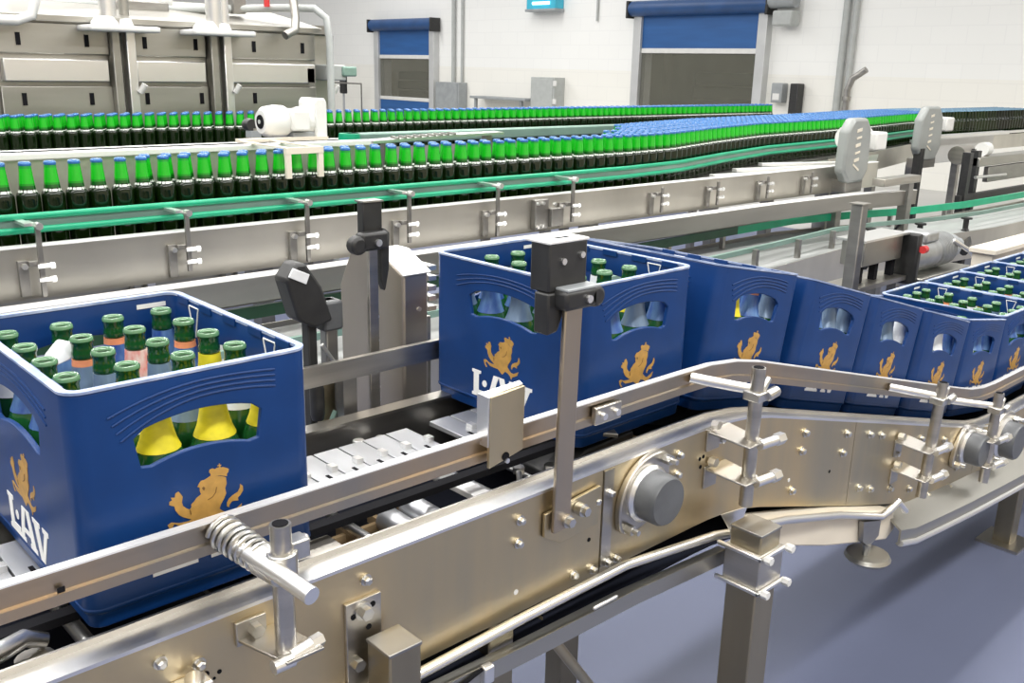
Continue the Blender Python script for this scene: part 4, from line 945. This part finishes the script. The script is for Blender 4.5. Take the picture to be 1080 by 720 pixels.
# crate placements: x, y, extra z, tilt (deg, + lowers right end), rot z (deg)
crates = [(0, 0, 0, 0, 0), (.835, .018, 0, 0, .5), (1.162, .012, -.002, 11, .3), (1.478, .006, -.068, 15.1, 0), (1.790, .008, -.152, 15.1, .3), (2.098, .004, -.236, 15.1, 0), (2.408, .006, -.312, 9, 0), (2.722, .008, -.351, 0, 0), (3.030, .004, -.351, 0, 0), (3.338, .010, -.351, 0, 0), (3.646, .006, -.351, 0, 0), (3.954, .008, -.351, 0, 0)]
clab = ['large blue crate nearest the camera at left, holding bottles with colourful neck labels', 'blue crate standing behind the black reflector block, right of the stainless cabinet',
        'third blue crate from the left, directly right of the one behind the reflector', 'fourth blue crate from the left, tilted on the sloping conveyor', 'fifth blue crate from the left, midway down the slope',
        'sixth blue crate from the left, low on the slope', 'seventh blue crate from the left, at the foot of the slope', 'eighth blue crate from the left, first on the lower level with open top visible',
        'ninth blue crate from the left, second in the row on lower level', 'tenth blue crate from the left, third in the row on lower level', 'eleventh blue crate from the left, fourth in the row on lower level', 'farthest blue crate at the right edge, last in the row on lower level']
CM = []
for i, (x, y, z, tl, rz) in enumerate(crates):
    o = CR if i == 0 else copy_tree(CR)
    o.location = (x, y, z + ZB + .0005); o.rotation_euler = (0, math.radians(tl), math.radians(rz))
    tag(o, clab[i], 'crate', 'blue beer crates on the conveyor')
    CM.append(Matrix.Translation(o.location) @ Euler(o.rotation_euler).to_matrix().to_4x4())

# empty bottles in the crates
def make_empty(neck_mats, shoulder=None):
    r = thing('empty_bottle', 'x', 'bottle', (0, 0, 0)); r.location = (0, 0, 0)
    m = MB(); m.lathe([(.001, .003), (.030, 0), (.0335, .004), (.0338, .02), (.0338, .140), (.0325, .155), (.028, .170), (.021, .187), (.0165, .205), (.0142, .228), (.0138, .232)], (0, 0, -ZB), 18); m.build('glass_body', glass_g, r, sharp=1.2)
    m = MB(); m.lathe([(.0138, .231), (.0150, .234), (.0150, .240), (.0140, .243), (.0138, .252), (.0152, .254), (.0156, .257)], (0, 0, -ZB), 18); fi = m.build('finish', glass_g, r, sharp=1.2)
    m = MB(); m.lathe([(.0156, .2565), (.0153, .2602), (.0138, .262), (.0118, .2612), (.0108, .2575)], (0, 0, -ZB), 18); m.build('lip', glass_lip, fi, sharp=1.2)
    MB().lathe([(.0110, .2575), (.001, .2570)], (0, 0, -ZB), 18).build('bore', bore_m, fi)
    zz = [.231, .222, .176] if len(neck_mats) == 2 else [.231, .176]
    R = lambda h: lerp_path([(.170, .0286), (.187, .0216), (.205, .0171), (.228, .0148), (.24, .0146)], h)
    for k, mt in enumerate(neck_mats):
        a, b = zz[k], zz[k + 1]
        m = MB(); hs = [b + (a - b) * j / 5 for j in range(6)]
        m.lathe([(R(h) + .0003, h) for h in hs], (0, 0, -ZB), 18); m.build('neck_label', mt, r, sharp=1.2)
    if shoulder:
        m = MB(); m.lathe([(.0342, .05), (.0342, .13)], (0, 0, -ZB), 18); m.build('body_label', shoulder, r, sharp=1.2)
    return r
kinds = {'blue': ([lab_b], lab_w), 'orange and blue': ([lab_o, lab_b], lab_w), 'yellow': ([lab_y], lab_y), 'pink and red': ([lab_r], lab_w), 'grey blue': ([lab_s], lab_w), 'orange and silver': ([lab_o, lab_s], lab_w), 'cream': ([lab_w], lab_w)}
protos = {}
def put_empty(kind, ci, x, y, label, group):
    if kind not in protos: protos[kind] = o = make_empty(*kinds[kind])
    else: o = copy_tree(protos[kind])
    mt = CM[ci] @ Matrix.Translation((x, y, .0145)) @ Matrix.Rotation(random.uniform(0, 6), 4, 'Z')
    o.location = mt.to_translation(); o.rotation_euler = mt.to_euler()
    tag(o, label, 'bottle', group)
rows = ['nearest', 'second', 'middle', 'fourth', 'farthest']; cols = ['leftmost', 'second from left', 'second from right', 'rightmost']
first = [['yellow', 'yellow', 'yellow', 'yellow'], ['grey blue', 'cream', 'grey blue', 'cream'], ['orange and blue', 'grey blue', 'grey blue', 'yellow'], ['blue', 'orange and silver', 'pink and red', 'orange and blue'], ['cream', 'blue', 'orange and blue', 'blue']]
gx = lambda i: .0417 + .0722 * i
gy = lambda j: .0417 + .0791 * j
for j in range(5):
    for i in range(4):
        k = first[j][i]
        put_empty(k, 0, gx(i), gy(j), 'green bottle, %s neck label, %s, %s row, nearest crate' % (k, cols[i], rows[j]), 'bottles in the nearest crate')
alt = ['blue', 'cream', 'grey blue', 'yellow', 'blue', 'grey blue', 'orange and blue']
ordn = ['first', 'second', 'third', 'fourth', 'fifth', 'sixth', 'seventh', 'eighth', 'ninth', 'tenth', 'eleventh', 'twelfth']
n = 0
for c in range(1, 12):
    for j in range(5):
        for i in range(4):
            if 2 <= c <= 6 and j > 1: continue
            k = alt[(i * 3 + j * 5 + c * 2 + n // 7) % 7]; n += 1
            if c == 1 and (j == 0 or i == 0): k = 'blue' if (i + j) % 2 else 'grey blue'
            put_empty(k, c, gx(i), gy(j), 'empty green bottle standing in the %s blue crate from the left' % ordn[c], 'bottles in the %s crate' % ordn[c])
m = MB(); rr = random.Random(3)
m.add([(.075, .29, .235), (.10, .285, .245), (.115, .30, .262), (.095, .315, .268), (.07, .305, .25), (.088, .298, .272)], [(0, 1, 5), (1, 2, 5), (2, 3, 5), (3, 4, 5), (4, 0, 5), (0, 4, 3, 2, 1)])
tag(m.build('paper_scrap', lab_w, None, .002, loc=(.09, .3, .25)), 'crumpled white paper scrap between bottles in the nearest crate', 'paper')

# ------------------------------------------------------------------ light
W = bpy.data.worlds.new('World'); S.world = W; W.use_nodes = True
nt = W.node_tree; bg = nt.nodes['Background']
tc = nt.nodes.new('ShaderNodeTexCoord'); sp_ = nt.nodes.new('ShaderNodeSeparateXYZ'); rp = nt.nodes.new('ShaderNodeValToRGB')
nt.links.new(tc.outputs['Generated'], sp_.inputs[0]); nt.links.new(sp_.outputs[2], rp.inputs[0]); nt.links.new(rp.outputs[0], bg.inputs[0])
e_ = rp.color_ramp.elements; e_[0].position = .15; e_[0].color = (.42, .41, .39, 1); e_[1].position = .65; e_[1].color = (1, .99, .97, 1)
bg.inputs[1].default_value = .85
def area(nm, loc, sx, sy, e, col=(1, .98, .95), rot=(0, 0, 0)):
    l = bpy.data.lights.new(nm, 'AREA'); l.shape = 'RECTANGLE'; l.size = sx; l.size_y = sy; l.energy = e; l.color = col
    o = bpy.data.objects.new(nm, l); COL.objects.link(o); o.location = loc; o.rotation_euler = rot; return o
for x, y, L, e in ((2, -2.6, 14, 520), (1.5, .9, 13, 360), (1.5, 3.9, 13, 380), (2.5, 7.5, 14, 400), (3.5, 12, 16, 430), (3.5, 17, 16, 450)):
    area('added_overhead_light', (x, y, 4.9), L, .28, e)  # unseen light strips added overhead, stretched long to catch highlights on bottles

# ------------------------------------------------------------------ camera
f, yaw, pitch, roll = 998.615, .7509, .2816, -.0236
C = Vector((-.3001, -1.023, .6408 + ZB))
fw = Vector((math.sin(yaw) * math.cos(pitch), math.cos(yaw) * math.cos(pitch), -math.sin(pitch)))
r = fw.cross(Vector((0, 0, 1))).normalized(); d = fw.cross(r)
rr_ = r * math.cos(roll) + d * math.sin(roll); dd_ = -r * math.sin(roll) + d * math.cos(roll)
cam = bpy.data.cameras.new('Camera'); cam.sensor_width = 36; cam.sensor_fit = 'HORIZONTAL'; cam.lens = f / 1080 * 36; cam.clip_start = .02; cam.clip_end = 100
co = bpy.data.objects.new('Camera', cam); COL.objects.link(co)
mt = Matrix((( rr_.x, -dd_.x, -fw.x, C.x), (rr_.y, -dd_.y, -fw.y, C.y), (rr_.z, -dd_.z, -fw.z, C.z), (0, 0, 0, 1)))
co.matrix_world = mt
S.camera = co
S.view_settings.view_transform = 'Standard'; S.view_settings.look = 'None'; S.view_settings.gamma = 1; S.view_settings.exposure = 0
try: S.view_settings.use_curve_mapping = False
except Exception: pass
